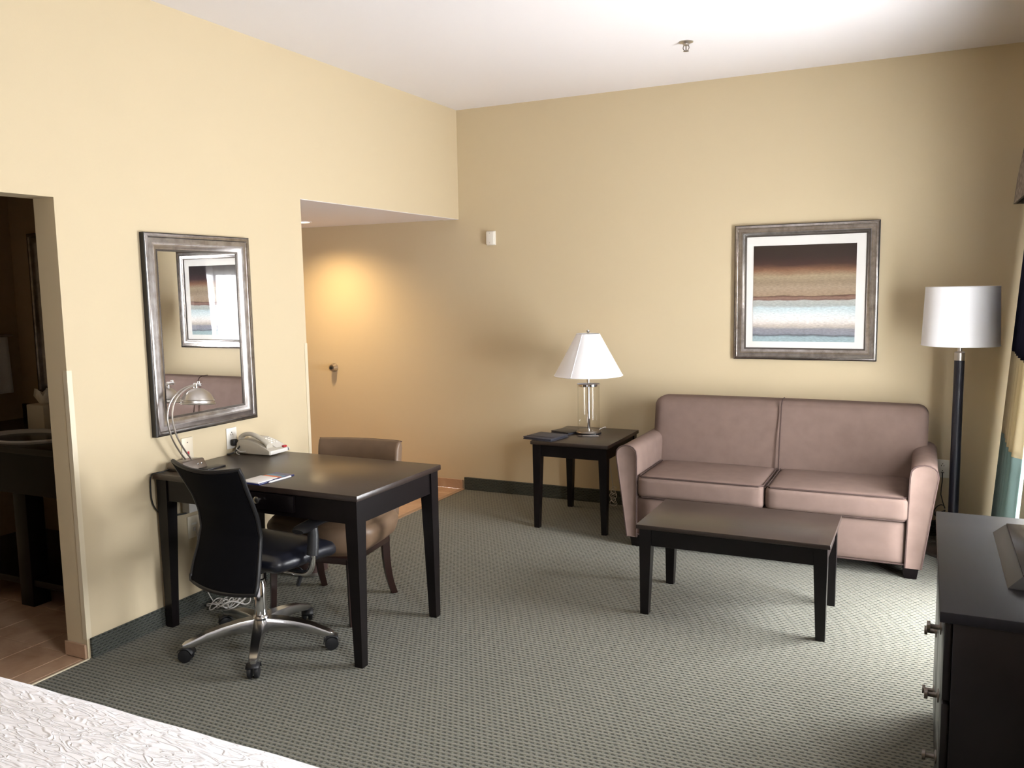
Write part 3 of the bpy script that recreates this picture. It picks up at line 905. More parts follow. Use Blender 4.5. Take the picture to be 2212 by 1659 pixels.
bm = B(); tube(bm, catmull([V(.07, .05, .383), V(.15, .09, .372), V(.175, .10, .345), V(.16, .095, .318)], 6), .004, 6); tube(bm, [V(.162, .095, .325), V(.150, .09, .285)], .010, 8)
finish('tilt_lever', bm, 'plastic_black', oc)

# ------------------------------------------------------------------ guest chair (faces the camera side, tucked under the desk)
gc = thing('guest_chair', 'brown vinyl side chair tucked behind the far side of the desk', 'chair', (.617, -2.505, 0), math.radians(8))
# local: x right, -y forward
bm = B(); soft_box(bm, -.285, -.250, .325, .285, .235, .500, .075, 14, (.018, .015, .02))
for v in bm.verts:
    rr = (v.co.x / .30) ** 2
    if v.co.y < 0: v.co.y += .10 * rr * (-v.co.y / .3)
    k = max(0, min(1, (v.co.z - .325) / .12)); v.co.x *= .90 + .10 * k
finish('seat', bm, 'chair_vinyl', gc, True, angle=80)
# curved low back
bm = B(); nz, nu = 10, 26
def gb(u, w, front):
    # u -1..1 across, w 0..1 up
    ang = u * .80
    R = .325
    x = .012 + R * math.sin(ang) * (1.00 + .04 * w)
    y = .285 - (.285 - .285 * math.cos(ang)) * .40
    z = .42 + .395 * w
    y += .055 * w
    th = .034 * (1 - .25 * abs(u) ** 6)
    return x, y, z, th
rows = []
for k in range(nz + 1):
    w = k / nz
    ring = []
    for j in range(nu + 1):
        u = -1 + 2 * j / nu; x, y, z, th = gb(u, w, True)
        fl = 1 if k < nz else .45
        ring.append((V(x * (1 - th * .8), y - th * fl, z - (0 if k < nz else .0)), V(x * (1 + th * .8), y + th * fl, z)))
    rows.append([[bm.verts.new(a) for a, _ in ring], [bm.verts.new(b2) for _, b2 in ring]])
for k in range(nz):
    for j in range(nu):
        for f in (0, 1):
            A = rows[k][f]; C = rows[k + 1][f]
            bm.faces.new((A[j], A[j + 1], C[j + 1], C[j]))
for j in range(nu):
    bm.faces.new((rows[nz][0][j], rows[nz][0][j + 1], rows[nz][1][j + 1], rows[nz][1][j]))
    bm.faces.new((rows[0][0][j], rows[0][0][j + 1], rows[0][1][j + 1], rows[0][1][j]))
for k in range(nz):
    for j in (0, nu):
        bm.faces.new((rows[k][0][j], rows[k][1][j], rows[k + 1][1][j], rows[k + 1][0][j]))
bmesh.ops.recalc_face_normals(bm, faces=bm.faces)
bk = finish('backrest', bm, 'chair_vinyl', gc, True, angle=80)
bk.modifiers.new('round', 'BEVEL').width = .012
bk.modifiers['round'].segments = 3; bk.modifiers['round'].limit_method = 'ANGLE'
top = []
for j in range(nu + 1):
    x, y, z, th = gb(-1 + 2 * j / nu, 1, True); top.append(V(x * (1 + th * .5), y + th * .4, z - .004))
bm = B(); tube(bm, top, .004, 6); finish('piping', bm, 'sofa_piping', bk)
bm = B(); box(bm, -.225, -.215, .300, .225, .205, .335, .004); finish('seat_rail', bm, 'cherry_leg', gc)
for sx in (-1, 1):
    bm = B(); tube(bm, [V(sx * .212, -.205, .325), V(sx * .216, -.212, .16), V(sx * .220, -.220, 0)], lambda t: .024 - .007 * t, 4); finish('leg', bm, 'cherry_leg', gc, True, angle=30)
    bm = B(); tube(bm, catmull([V(sx * .200, .195, .325), V(sx * .202, .200, .20), V(sx * .206, .222, .09), V(sx * .212, .262, 0)], 5), lambda t: .027 - .006 * t, 4); finish('leg', bm, 'cherry_leg', gc, True, angle=30)

# ------------------------------------------------------------------ waste bin
bm = B(); lathe(bm, [(.0, 0), (.085, 0), (.092, .004), (.112, .26), (.116, .265), (.112, .268), (.106, .262), (.086, .01), (.0, .01)], 36)
wb = thing('waste_bin', 'small round brown waste bin on the floor behind the guest chair', 'bin', (.165, -2.13, 0))
finish('bucket', bm, 'bin_brown', wb)
bm = B(); lathe(bm, [(.0895, .003), (.0945, .003), (.0955, .022), (.0905, .022)], 36, close=True); finish('foot_ring', bm, 'satin_nickel', wb)

# ------------------------------------------------------------------ desk lamp
dl = T('desk_lamp', 'brushed nickel arched desk lamp with half-dome shade on the desk', 'lamp', (.085, -2.915, DH))
bm = B(); hexa(bm, [V(.030, -2.995, DH), V(.150, -2.995, DH), V(.150, -2.850, DH), V(.030, -2.850, DH)],
               [V(.032, -2.990, .800), V(.128, -2.990, .808), V(.128, -2.855, .808), V(.032, -2.855, .800)], .005)
bs = dl.part('base', bm, 'pewter')
for k in range(2):
    bm = B(); lathe(bm, [(.0, 0), (.004, 0), (.004, .004), (.0, .005)], 12, (0, 0, 0), 'x'); bmesh.ops.translate(bm, verts=bm.verts, vec=V(.139, -2.905 + .022 * k, .786)); dl.part('switch', bm, 'chrome', bs)
arcA = [(-2.905, .795), (-2.935, .830), (-2.975, .889), (-3.004, .950), (-3.018, 1.019), (-3.010, 1.074), (-2.988, 1.112), (-2.955, 1.138), (-2.905, 1.158), (-2.845, 1.166)]
for x0, x1, dy in ((.066, .094, .0), (.108, .110, .004)):
    pts = [V(x0 + (x1 - x0) * i / 9, y + dy * (1 - i / 9 * .9), z) for i, (y, z) in enumerate(arcA)]
    bm = B(); tube(bm, catmull(pts, 6), .0042, 8); dl.part('arm', bm, 'satin_nickel')
bm = B(); lathe(bm, [(.0, -.026), (.007, -.026), (.008, 0), (.007, .026), (.0, .026)], 12, (.102, -2.838, 1.166), 'x'); dl.part('joint', bm, 'chrome')
bm = B(); lathe(bm, [(.0, 1.142), (.010, 1.142), (.010, 1.170), (.0, 1.174)], 14, (.105, -2.858, 0)); lathe(bm, [(.0, 1.165), (.006, 1.165), (.006, 1.180), (.0, 1.183)], 12, (.100, -2.832, 0)); dl.part('knob', bm, 'chrome')
# half-dome shade, opening down, with a stepped rim
def dome(bm, cx, cy, cz, rx, ry, rz, n=14, seg=36, inner=.0):
    rings = []
    for i in range(n + 1):
        a = (PI / 2) * i / n
        rings.append([bm.verts.new(V(cx + rx * math.cos(a) * math.cos(2 * PI * k / seg), cy + ry * math.cos(a) * math.sin(2 * PI * k / seg), cz + rz * math.sin(a))) for k in range(seg)])
    for i in range(n):
        for k in range(seg):
            j = (k + 1) % seg
            bm.faces.new((rings[i][k], rings[i][j], rings[i + 1][j], rings[i + 1][k]))
    bmesh.ops.remove_doubles(bm, verts=bm.verts, dist=1e-5)
    bmesh.ops.recalc_face_normals(bm, faces=bm.faces)
bm = B(); dome(bm, .125, -2.868, 1.076, .066, .088, .078)
for v in bm.verts: v.co.z += (v.co.y + 2.872) * -.10
sh = dl.part('shade', bm, 'satin_nickel', angle=80); sh.modifiers.new('thick', 'SOLIDIFY').thickness = .003
bm = B(); tube(bm, [V(.125 + .068 * math.cos(2 * PI * k / 40), -2.868 + .090 * math.sin(2 * PI * k / 40), 1.077 - .010 * math.sin(2 * PI * k / 40)) for k in range(40)], .0042, 8, closed=True); dl.part('rim', bm, 'satin_nickel', sh)
bm = B(); tube(bm, [V(.125 + .0645 * math.cos(2 * PI * k / 40), -2.868 + .086 * math.sin(2 * PI * k / 40), 1.094 - .0095 * math.sin(2 * PI * k / 40)) for k in range(40)], .0030, 8, closed=True); dl.part('rim', bm, 'satin_nickel', sh)
bm = B(); tube(bm, catmull([V(.040, -2.995, .768), V(.045, -3.03, .765), V(.035, -3.062, .764), V(.018, -3.080, .755), V(.010, -3.082, .70), V(.012, -3.078, .62), V(.014, -3.04, .56), V(.016, -2.96, .530), V(.020, -2.88, .522), V(.022, -2.80, .527), V(.016, -2.76, .56)], 6), .0036, 6)
dl.part('cord', bm, 'cable_black')
bm = B(); box(bm, .158, -2.915, DH, .215, -2.800, DH + .006, .001); cd = finish('card', bm, 'frame_black', None)
tag(cd, 'small dark flat card lying beside the desk lamp base', 'card')

# ------------------------------------------------------------------ telephone (keypad slopes down towards +x)
tel = T('telephone', 'beige corded desk telephone with red message light on the desk', 'telephone', (.14, -2.46, DH))
prof = [(.035, .764), (.035, .815), (.050, .833), (.085, .840), (.130, .836), (.190, .818), (.245, .795), (.258, .786), (.258, .766)]
bm = B(); prism(bm, prof, 'y', -2.535, -2.392, .004); tel.part('body', bm, 'phone_plastic', angle=35)
bm = B(); prism(bm, [(.095, .832), (.130, .8365), (.190, .8185), (.245, .7955), (.252, .796), (.192, .8215), (.130, .8395), (.095, .8352)], 'y', -2.470, -2.398); face = tel.part('face_plate', bm, 'phone_light')
for i in range(4):
    for j in range(3):
        x = .150 + i * .018; y = -2.458 + j * .020
        z = .8395 - (x - .13) * .30
        bm = B(); box(bm, x - .0055, y - .007, z - .002, x + .0055, y + .007, z + .004, .0015, 1); tel.part('key', bm, 'white_plastic', face)
bm = B(); box(bm, .243, -2.425, .789, .262, -2.400, .800, .003); tel.part('message_light', bm, 'red_plastic', label='red message light')
bm = B(); box(bm, .256, -2.530, .766, .262, -2.395, .786, .002); tel.part('front_edge', bm, 'phone_light')
# handset
hs = [(.045, .842), (.060, .856), (.090, .864), (.130, .862), (.175, .846), (.215, .824), (.235, .806)]
bm = B()
secs = []
pp = catmull([V(x, -2.504, z) for x, z in hs], 5)
for i, p in enumerate(pp):
    t = i / (len(pp) - 1)
    w = .024 - .006 * math.sin(PI * t); h = .011 + .008 * (abs(2 * t - 1) ** 3)
    secs.append([bm.verts.new(p + V(0, w * math.cos(a), h * math.sin(a))) for a in [2 * PI * q / 14 for q in range(14)]])
for i in range(len(secs) - 1):
    for q in range(14):
        r = (q + 1) % 14
        bm.faces.new((secs[i][q], secs[i][r], secs[i + 1][r], secs[i + 1][q]))
bm.faces.new(secs[0]); bm.faces.new(secs[-1]); bmesh.ops.recalc_face_normals(bm, faces=bm.faces)
tel.part('handset', bm, 'phone_plastic', angle=70)
bm = B(); tube(bm, catmull([V(.10, -2.536, .778), V(.07, -2.545, .775), V(.055, -2.555, .790), V(.045, -2.545, .795), V(.035, -2.54, .780), V(.05, -2.55, .7655), V(.075, -2.56, .7640)], 6), .0022, 6); tel.part('line_cord', bm, 'cable_white')
cc = []
for i in range(120):
    t = i / 119; a = i * .9
    c = V(.262, -2.40, .780).lerp(V(.235, -2.388, .775), t) + V(.012 * math.sin(PI * t), 0.006, 0)
    cc.append(c + V(.006 * math.cos(a), .0, .008 * math.sin(a)))
bm = B(); tube(bm, cc, .0017, 5); tel.part('coil_cord', bm, 'cable_white')

# ------------------------------------------------------------------ pad folder with pen on the desk
pf = thing('pad_folder', 'open blue folder holding a white notepad on the desk', 'folder', (.620, -2.955, DH), math.radians(-3))
bm = B(); box(bm, -.056, -.112, 0, .058, .112, .006, .0015); finish('cover', bm, 'folder_blue', pf)
bm = B(); box(bm, -.054, -.108, .006, .050, .012, .011, .001); finish('notepad', bm, 'paper', pf)
bm = B(); box(bm, -.052, .014, .006, .046, .042, .0075); finish('orange_card', bm, 'paper_orange', pf, False)
bm = B(); box(bm, -.052, .043, .006, .046, .066, .0075); finish('teal_card', bm, 'paper_teal', pf, False)
bm = B(); box(bm, .052, -.02, .002, .062, .02, .010, .002); finish('pen_loop', bm, 'folder_blue', pf)
bm = B(); lathe(bm, [(.0, -.075), (.0015, -.075), (.0042, -.062), (.0042, .062), (.003, .066), (.0, .067)], 12, (0, 0, 0), 'y')
pn = finish('pen', bm, 'paper', None); pn.location = (.622 + .0655, -2.945, DH + .0042); pn.rotation_euler = (0, 0, math.radians(-3))
tag(pn, 'white pen clipped along the edge of the blue folder', 'pen')

# ------------------------------------------------------------------ wall plates
def plate(name, label, pos, w, h, face, mname='white_plastic', cat='outlet'):
    """face 'x' on the left wall, 'y' on the back wall"""
    t = thing(name, label, cat, pos, PI / 2 if face == 'x' else 0)
    bm = B(); box(bm, -w / 2, -.006, -h / 2, w / 2, 0, h / 2, .0025); p = finish('cover_plate', bm, mname, t)
    return t
op = plate('wall_outlet', 'white power outlet on the wall beside the telephone', (0, -2.534, .842), .074, .112, 'x')
def socket(t, z):
    for x, w, h in ((-.007, .003, .009), (.007, .003, .009)):
        bm = B(); box(bm, x - w / 2, -.0066, z - .002 - h / 2, x + w / 2, -.0055, z - .002 + h / 2); finish('slot', bm, 'hole_black', t, False)
    bm = B(); lathe(bm, [(.0, -.0066), (.003, -.0066), (.003, -.0055), (.0, -.0055)], 10, (0, 0, z + .009), 'y'); finish('slot', bm, 'hole_black', t, False)
socket(op, .022); socket(op, -.022)
pl = T('power_plug', 'black power plug with cord in the outlet beside the telephone', 'plug', (.02, -2.534, .82))
bm = B(); soft_box(bm, .006, -2.552, .802, .034, -2.516, .838, .009, 4); pl.part('plug_body', bm, 'cable_black')
bm = B(); tube(bm, catmull([V(.034, -2.53, .818), V(.050, -2.525, .815), V(.056, -2.535, .800), V(.045, -2.555, .778), V(.030, -2.575, .766), V(.013, -2.58, .7635)], 6), .0040, 6); pl.part('cord', bm, 'cable_black')
sp = plate('switch_plate', 'ivory wall plate with red switch behind the desk lamp', (0, -2.838, .838), .072, .116, 'x', 'ivory_plastic', 'switch')
bm = B(); box(bm, -.007, -.009, -.031, .007, -.005, -.013, .001); finish('rocker', bm, 'red_plastic', sp)
bm = B(); lathe(bm, [(.0, -.0072), (.003, -.0072), (.003, -.005), (.0, -.005)], 10, (0, 0, .033), 'y'); finish('screw', bm, 'pewter', sp)
jp = plate('phone_jack', 'ivory telephone jack plate on the wall under the desk', (0, -2.827, .438), .080, .112, 'x', 'ivory_plastic', 'jack')
bm = B(); box(bm, -.016, -.0075, .010, .016, -.0055, .020); finish('jack_label', bm, 'white_plastic', jp, False)
bm = B(); box(bm, -.008, -.010, -.022, .008, -.005, -.004, .001); finish('socket', bm, 'cable_white', jp)
pcb = [V(.010, -2.827, .425), V(.022, -2.826, .40), V(.020, -2.822, .32), V(.022, -2.810, .2), V(.028, -2.79, .10), V(.05, -2.77, .03), V(.08, -2.76, .008)]
bm = B(); tube(bm, catmull(pcb, 6), .0026, 6); fc = finish('phone_cable', bm, 'cable_white', None); tag(fc, 'thin beige cable running down from the telephone jack', 'cable')
# adapter box on the wall under the desk
ab = T('power_adapter', 'grey box adapter mounted on the wall under the desk', 'adapter', (.02, -2.853, .565))
bm = B(); box(bm, 0, -2.893, .525, .050, -2.815, .608, .006); ab.part('case', bm, 'phone_light')
bm = B(); box(bm, .051, -2.835, .530, .0525, -2.825, .535); ab.part('mark', bm, 'hole_black', smooth=False)
# coil of white cable on the carpet behind the office chair
pts = []
random.seed(3)
for i in range(150):
    t = i / 149; a = i * .36
    pts.append(V(.06 + .20 * t * .6 + .028 * math.cos(a) * (1 + .3 * math.sin(i * .13)), -2.79 + .10 * t + .048 * math.sin(a) * (1 + .2 * math.cos(i * .21)), .010 + .030 * (.5 + .5 * math.sin(i * .57))))
bm = B(); tube(bm, catmull(pts, 2), .0030, 5); o = finish('cable_coil', bm, 'cable_white', None); tag(o, 'loose white cable bundle on the carpet by the skirting', 'cable')
# clear plug-in low on the wall beyond the desk
ni = T('plug_in_light', 'small clear plastic plug-in low on the wall beyond the desk', 'night light', (.02, -2.06, .325))
bm = B(); soft_box(bm, 0, -2.095, .290, .012, -2.025, .372, .004, 3); ni.part('plate', bm, 'white_plastic')
bm = B(); lathe(bm, [(.0, 0), (.018, 0), (.020, .006), (.020, .026), (.014, .032), (.0, .033)], 18, (.012, -2.06, .33), 'x'); ni.part('cover', bm, 'foam_white')

bp_ = plate('blank_plate', 'white cover plate high on the wall right of the hall opening', (.283, 0, 1.991), .078, .108, 'y', 'white_plastic', 'plate')
bm = B(); box(bm, -.033, -.030, -.049, .033, -.004, .049, .006); finish('sensor_box', bm, 'white_plastic', bp_)
for z in (-.036, .036):
    bm = B(); lathe(bm, [(.0, -.0312), (.003, -.0312), (.003, -.029), (.0, -.029)], 10, (0, 0, z), 'y'); finish('screw', bm, 'satin_nickel', bp_)
so = plate('wall_outlet', 'white power outlet on the wall between sofa and floor lamp', (3.435, 0, .436), .074, .115, 'y', 'white_plastic', 'outlet')
socket(so, .022); socket(so, -.022)
# door bumper on the hall wall
db = T('door_bumper', 'round metal door bumper on the warm lit hall wall', 'door stop', (-1.254, 0, .955))
bm = B(); lathe(bm, [(.0, 0), (.036, 0), (.036, -.008), (.028, -.020), (.026, -.045), (.0, -.046)], 24, (-1.254, 0, .955), 'y'); db.part('mount', bm, 'satin_nickel')
bm = B(); lathe(bm, [(.0, -.046), (.014, -.046), (.013, -.056), (.0, -.057)], 18, (-1.254, 0, .955), 'y'); db.part('rubber_tip', bm, 'hole_black')
# sprinkler
sk = T('ceiling_sprinkler', 'small chrome fire sprinkler on the white ceiling', 'sprinkler', (2.038, -.974, HC))
bm = B(); lathe(bm, [(.0, HC), (.040, HC), (.040, HC - .004), (.018, HC - .012), (.016, HC - .020), (.0, HC - .021)], 28, (2.038, -.974, 0)); sk.part('escutcheon', bm, 'satin_nickel')
for s in (-1, 1):
    bm = B(); tube(bm, catmull([V(2.038 + s * .012, -.974, HC - .018), V(2.038 + s * .017, -.974, HC - .035), V(2.038 + s * .006, -.974, HC - .052)], 5), .0025, 6); sk.part('yoke_arm', bm, 'pewter')
bm = B(); lathe(bm, [(.0, HC - .016), (.003, HC - .018), (.0035, HC - .050), (.0, HC - .052)], 10, (2.038, -.974, 0)); sk.part('bulb', bm, 'pewter')
bm = B(); lathe(bm, [(.0, HC - .054), (.016, HC - .052), (.016, HC - .0505), (.0, HC - .050)], 16, (2.038, -.974, 0)); sk.part('deflector', bm, 'pewter')
# hall downlight
mdl = bpy.data.materials.new('lamp_glow'); mdl.use_nodes = True
pb = mdl.node_tree.nodes['Principled BSDF']; pb.inputs['Emission Color'].default_value = (1, .80, .52, 1); pb.inputs['Emission Strength'].default_value = 12
MAT['lamp_glow'] = mdl
hd = T('hall_downlight', 'glowing round recessed downlight in the hall ceiling', 'light', (-1.10, -.54, HS))
bm = B(); lathe(bm, [(.062, HS), (.078, HS), (.080, HS - .004), (.062, HS - .006)], 32, (-1.10, -.54, 0), close=True); hd.part('trim_ring', bm, 'ceiling_paint')
bm = B(); lathe(bm, [(.0, HS - .001), (.062, HS - .001), (.062, HS - .003), (.0, HS - .004)], 32, (-1.10, -.54, 0)); hd.part('lens', bm, 'lamp_glow')
ld = bpy.data.lights.new('hall_bulb', 'SPOT'); ld.energy = 135; ld.color = (1.0, .70, .36); ld.spot_size = math.radians(150); ld.spot_blend = 1.0; ld.shadow_soft_size = .05
lo = bpy.data.objects.new('hall_bulb', ld); lo.location = (-1.14, -.50, HS - .02); COL.objects.link(lo)

# ------------------------------------------------------------------ things on the end table
EH = .595
LX, LY = 1.231, -.43
tl = T('table_lamp', 'clear glass cylinder table lamp with white cone shade on the end table', 'lamp', (LX, LY, EH))
bm = B(); lathe(bm, [(.0, EH), (.084, EH), (.086, EH + .004), (.086, EH + .016), (.082, EH + .020), (.080, EH + .026), (.070, EH + .028), (.0, EH + .028)], 40, (LX, LY, 0)); tl.part('base', bm, 'pewter')
bm = B(); lathe(bm, [(.0865, EH + .003), (.0875, EH + .003), (.0875, EH + .014), (.0865, EH + .014)], 40, (LX, LY, 0), close=True); tl.part('base_band', bm, 'frame_black')
bm = B(); lathe(bm, [(.076, EH + .028), (.076, EH + .335), (.074, EH + .335), (.074, EH + .028)], 48, (LX, LY, 0), close=True); tl.part('glass_cylinder', bm, 'lamp_glass')
bm = B(); lathe(bm, [(.0, EH + .335), (.078, EH + .335), (.081, EH + .338), (.081, EH + .350), (.076, EH + .354), (.03, EH + .358), (.0, EH + .360)], 40, (LX, LY, 0)); tl.part('top_cap', bm, 'chrome')
bm = B(); lathe(bm, [(.0, EH + .026), (.0105, EH + .026), (.0105, EH + .44), (.0, EH + .44)], 16, (LX, LY, 0)); tl.part('stem', bm, 'chrome')
bm = B(); lathe(bm, [(.236, EH + .408), (.0800, EH + .694), (.0785, EH + .694), (.2345, EH + .408)], 64, (LX, LY, 0), close=True); shd = tl.part('shade', bm, 'shade_white', angle=60)
bm = B(); tube(bm, [V(LX + .236 * math.cos(2 * PI * k / 56), LY + .236 * math.sin(2 * PI * k / 56), EH + .409) for k in range(56)], .0025, 6, closed=True); tl.part('shade_rim', bm, 'shade_white', shd)
bm = B(); tube(bm, [V(LX + .080 * math.cos(2 * PI * k / 40), LY + .080 * math.sin(2 * PI * k / 40), EH + .693) for k in range(40)], .0025, 6, closed=True); tl.part('shade_rim', bm, 'shade_white', shd)
a0 = math.radians(-99)
bm = B(); tube(bm, [V(LX + (.2375 - .156 * t) * math.cos(a0), LY + (.2375 - .156 * t) * math.sin(a0), EH + .408 + .286 * t) for t in (0, .5, 1)], .0016, 5); tl.part('shade_seam', bm, 'shade_white', shd)
for k in range(3):
    a = 2 * PI * k / 3 + .4
    bm = B(); tube(bm, [V(LX, LY, EH + .690), V(LX + .079 * math.cos(a), LY + .079 * math.sin(a), EH + .690)], .0016, 6); tl.part('spider_wire', bm, 'chrome')
bm = B(); lathe(bm, [(.0, EH + .44), (.004, EH + .44), (.004, EH + .694), (.009, EH + .696), (.005, EH + .702), (.0105, EH + .708), (.012, EH + .715), (.009, EH + .722), (.0, EH + .725)], 18, (LX, LY, 0)); tl.part('finial', bm, 'chrome')
bm = B(); tube(bm, catmull([V(LX + .02, LY + .09, EH + .006), V(1.25, -.16, EH + .006), V(1.25, -.13, EH - .02), V(1.252, -.12, .42), V(1.268, -.10, .30), V(1.282, -.09, .2), V(1.29, -.08, .12)], 6), .0028, 6); tl.part('cord', bm, 'cable_white')
pts = []
for i in range(70):
    t = i / 69; a = i * .55
    pts.append(V(1.290 + .022 * math.cos(a), -.085 + .018 * math.sin(a * .7), .135 - .115 * t + .02 * math.sin(a)))
bm = B(); tube(bm, catmull(pts, 2), .0026, 5); o = finish('cord_bundle', bm, 'cable_white', None); tag(o, 'tangled pale lamp cord hanging behind the end table', 'cable')

fo = thing('leather_folder', 'closed grey folder overhanging the left edge of the end table', 'folder', (1.023, -.685, EH + .003), math.radians(-10))
bm = B(); box(bm, -.120, -.105, .007, .105, .110, .015, .003); finish('cover', bm, 'folder_grey', fo)
bm = B(); box(bm, -.116, -.100, .0015, .100, .105, .007, .001); finish('pages', bm, 'folder_grey', fo)
bm = B(); box(bm, -.120, -.105, -.003, .105, .110, .0015, .001); finish('back_cover', bm, 'folder_grey', fo)
bm = B(); tube(bm, [V(-.118, -.060, .0158), V(.103, -.060, .0158)], .0016, 6); finish('fold_line', bm, 'frame_black', fo)
bk2 = thing('menu_book', 'thin dark booklet lying between folder and table lamp', 'book', (1.060, -.435, EH), math.radians(-22))
bm = B(); box(bm, -.085, -.060, 0, .085, .075, .004, .0015); finish('back_cover', bm, 'folder_grey', bk2)
bm = B(); box(bm, -.082, -.057, .004, .081, .072, .010, .0); finish('pages', bm, 'folder_grey', bk2)
bm = B(); box(bm, -.085, -.060, .010, .085, .075, .014, .0015); finish('front_cover', bm, 'frame_black', bk2)
pn2 = thing('ballpoint_pen', 'silver ballpoint pen lying in front of the table lamp base', 'pen', (1.268, -.533, EH + .0045), math.radians(20))
bm = B(); lathe(bm, [(.0, -.040), (.0044, -.040), (.0044, .062), (.003, .070), (.0, .0705)], 12, (0, 0, 0), 'x'); finish('barrel', bm, 'satin_nickel', pn2)
bm = B(); lathe(bm, [(.0, -.078), (.0012, -.078), (.0045, -.062), (.0046, -.040), (.0, -.040)], 12, (0, 0, 0), 'x'); finish('grip', bm, 'pewter', pn2)

# ------------------------------------------------------------------ floor lamp
FX, FY = 3.492, -.36
fl = T('floor_lamp', 'navy pole floor lamp with white drum shade beside the sofa', 'lamp', (FX, FY, 0))
bm = B(); lathe(bm, [(.0, 0), (.150, 0), (.156, .004), (.156, .018), (.148, .024), (.030, .034), (.0, .034)], 48, (FX, FY, 0)); fl.part('base', bm, 'pewter')
bm = B(); lathe(bm, [(.0, .030), (.034, .030), (.034, .06), (.0275, .07), (.0275, 1.150), (.0, 1.150)], 28, (FX, FY, 0)); fl.part('pole', bm, 'lamp_pole')
bm = B(); lathe(bm, [(.0, 1.150), (.028, 1.150), (.0285, 1.155), (.0285, 1.195), (.024, 1.200), (.012, 1.202), (.012, 1.26), (.0, 1.26)], 28, (FX, FY, 0)); fl.part('collar', bm, 'satin_nickel')
bm = B(); lathe(bm, [(.205, 1.238), (.192, 1.574), (.1905, 1.574), (.2035, 1.238)], 64, (FX, FY, 0), close=True); fs = fl.part('shade', bm, 'shade_white', angle=60)
for r, z in ((.2045, 1.239), (.1915, 1.573)):
    bm = B(); tube(bm, [V(FX + r * math.cos(2 * PI * k / 64), FY + r * math.sin(2 * PI * k / 64), z) for k in range(64)], .0024, 6, closed=True); fl.part('shade_rim', bm, 'shade_white', fs)
bm = B(); lathe(bm, [(.0, 1.26), (.016, 1.26), (.016, 1.33), (.004, 1.335), (.004, 1.56), (.0, 1.56)], 16, (FX, FY, 0)); fl.part('socket', bm, 'satin_nickel')
for k in range(3):
    a = 2 * PI * k / 3 + .3
    bm = B(); tube(bm, [V(FX, FY, 1.555), V(FX + .191 * math.cos(a), FY + .191 * math.sin(a), 1.570)], .0018, 6); fl.part('spider_wire', bm, 'satin_nickel')
pts = []
for i in range(80):
    t = i / 79; a = i * .5
    pts.append(V(3.425 + .030 * math.cos(a) + .01 * t, -.075 + .03 * math.sin(a * .9), .20 - .17 * t + .02 * math.sin(a * 1.3)))
pts = [V(3.435, -.012, .415), V(3.435, -.03, .36), V(3.43, -.045, .28)] + pts
bm = B(); tube(bm, catmull(pts, 2), .0032, 5); fl.part('cord', bm, 'cable_black')

# ------------------------------------------------------------------ curtains
def folds(y, z, amp, wl, ph=0.0):
    return amp * (math.sin(2 * PI * y / wl + ph) + .25 * math.sin(4.3 * PI * y / wl + 1.0 + ph))
def drape_x(z): return 3.838 - .128 * ((2.10 - z) / 2.1) ** 1.0
def drape_part(t, name, m, y0, y1, z0, z1, amp=.036, wl=.15, x_of=drape_x, ny=70, nz=10, thick=.004, ph=0.0, wave_hem=0.0):
    bm = B(); g = []
    for i in range(nz + 1):
        z = z0 + (z1 - z0) * i / nz; row = []
        for j in range(ny + 1):
            y = y0 + (y1 - y0) * j / ny
            a = amp * (.65 + .35 * (2.1 - z) / 2.1)
            fx = folds(y, z, a, wl, ph)
            row.append(bm.verts.new(V(x_of(z) + fx, y + .012 * math.cos(2 * PI * y / wl + ph), z)))
        g.append(row)
    for i in range(nz):
        for j in range(ny):
            bm.faces.new((g[i][j], g[i][j + 1], g[i + 1][j + 1], g[i + 1][j]))
    p = t.part(name, bm, m, angle=80)
    if thick:
        p.modifiers.new('thick', 'SOLIDIFY').thickness = thick
    return p
for nm, lab, y0, y1 in (('curtain', 'navy beige and teal banded curtain beside the floor lamp', -1.13, -.20),):
    cu = T(nm, lab, 'curtain', (3.8, (y0 + y1) / 2, 0))
    ny = int(220 * (y1 - y0))
    drape_part(cu, 'top_band', 'drape_navy', y0, y1, 1.205, 2.12, ny=ny)
    drape_part(cu, 'beige_band', 'drape_beige', y0, y1, .735, 1.205, ny=ny)
    drape_part(cu, 'teal_band', 'drape_teal', y0, y1, .215, .735, ny=ny)
    drape_part(cu, 'hem_band', 'drape_navy', y0, y1, .015, .215, ny=ny, nz=4)
sh_ = T('sheer_curtain', 'bright white sheer curtain across the window', 'curtain', (3.91, -1.6, 0))
drape_part(sh_, 'sheer_cloth', 'sheer', -2.26, -.62, .02, 2.14, .016, .085, lambda z: 3.912, 200, 4, 0)
# valance: pelmet flaring out at the foot
va = T('valance', 'patterned grey-beige valance over the window top', 'valance', (3.85, -1.3, 2.0))
bm = B()
pf_ = [(XW, 2.47), (3.80, 2.47), (3.775, 2.36), (3.748, 2.18), (3.735, 2.035), (3.747, 2.035), (3.762, 2.18), (3.79, 2.36), (3.812, 2.455), (XW, 2.455)]
prism(bm, pf_, 'y', -2.46, -.22); va.part('skirt', bm, 'valance_fabric', angle=60)
for y in (-.22, -2.46):
    bm = B(); prism(bm, [(XW, 2.455), (3.812, 2.455), (3.79, 2.36), (3.762, 2.18), (3.747, 2.035), (XW, 2.035)], 'y', y, y + (.012 if y < -1 else -.012)); va.part('end_return', bm, 'valance_fabric', angle=60)
bm = B(); tube(bm, [V(3.86, -2.42, 2.13), V(3.86, -.24, 2.13)], .012, 10); va.part('curtain_rod', bm, 'satin_nickel')

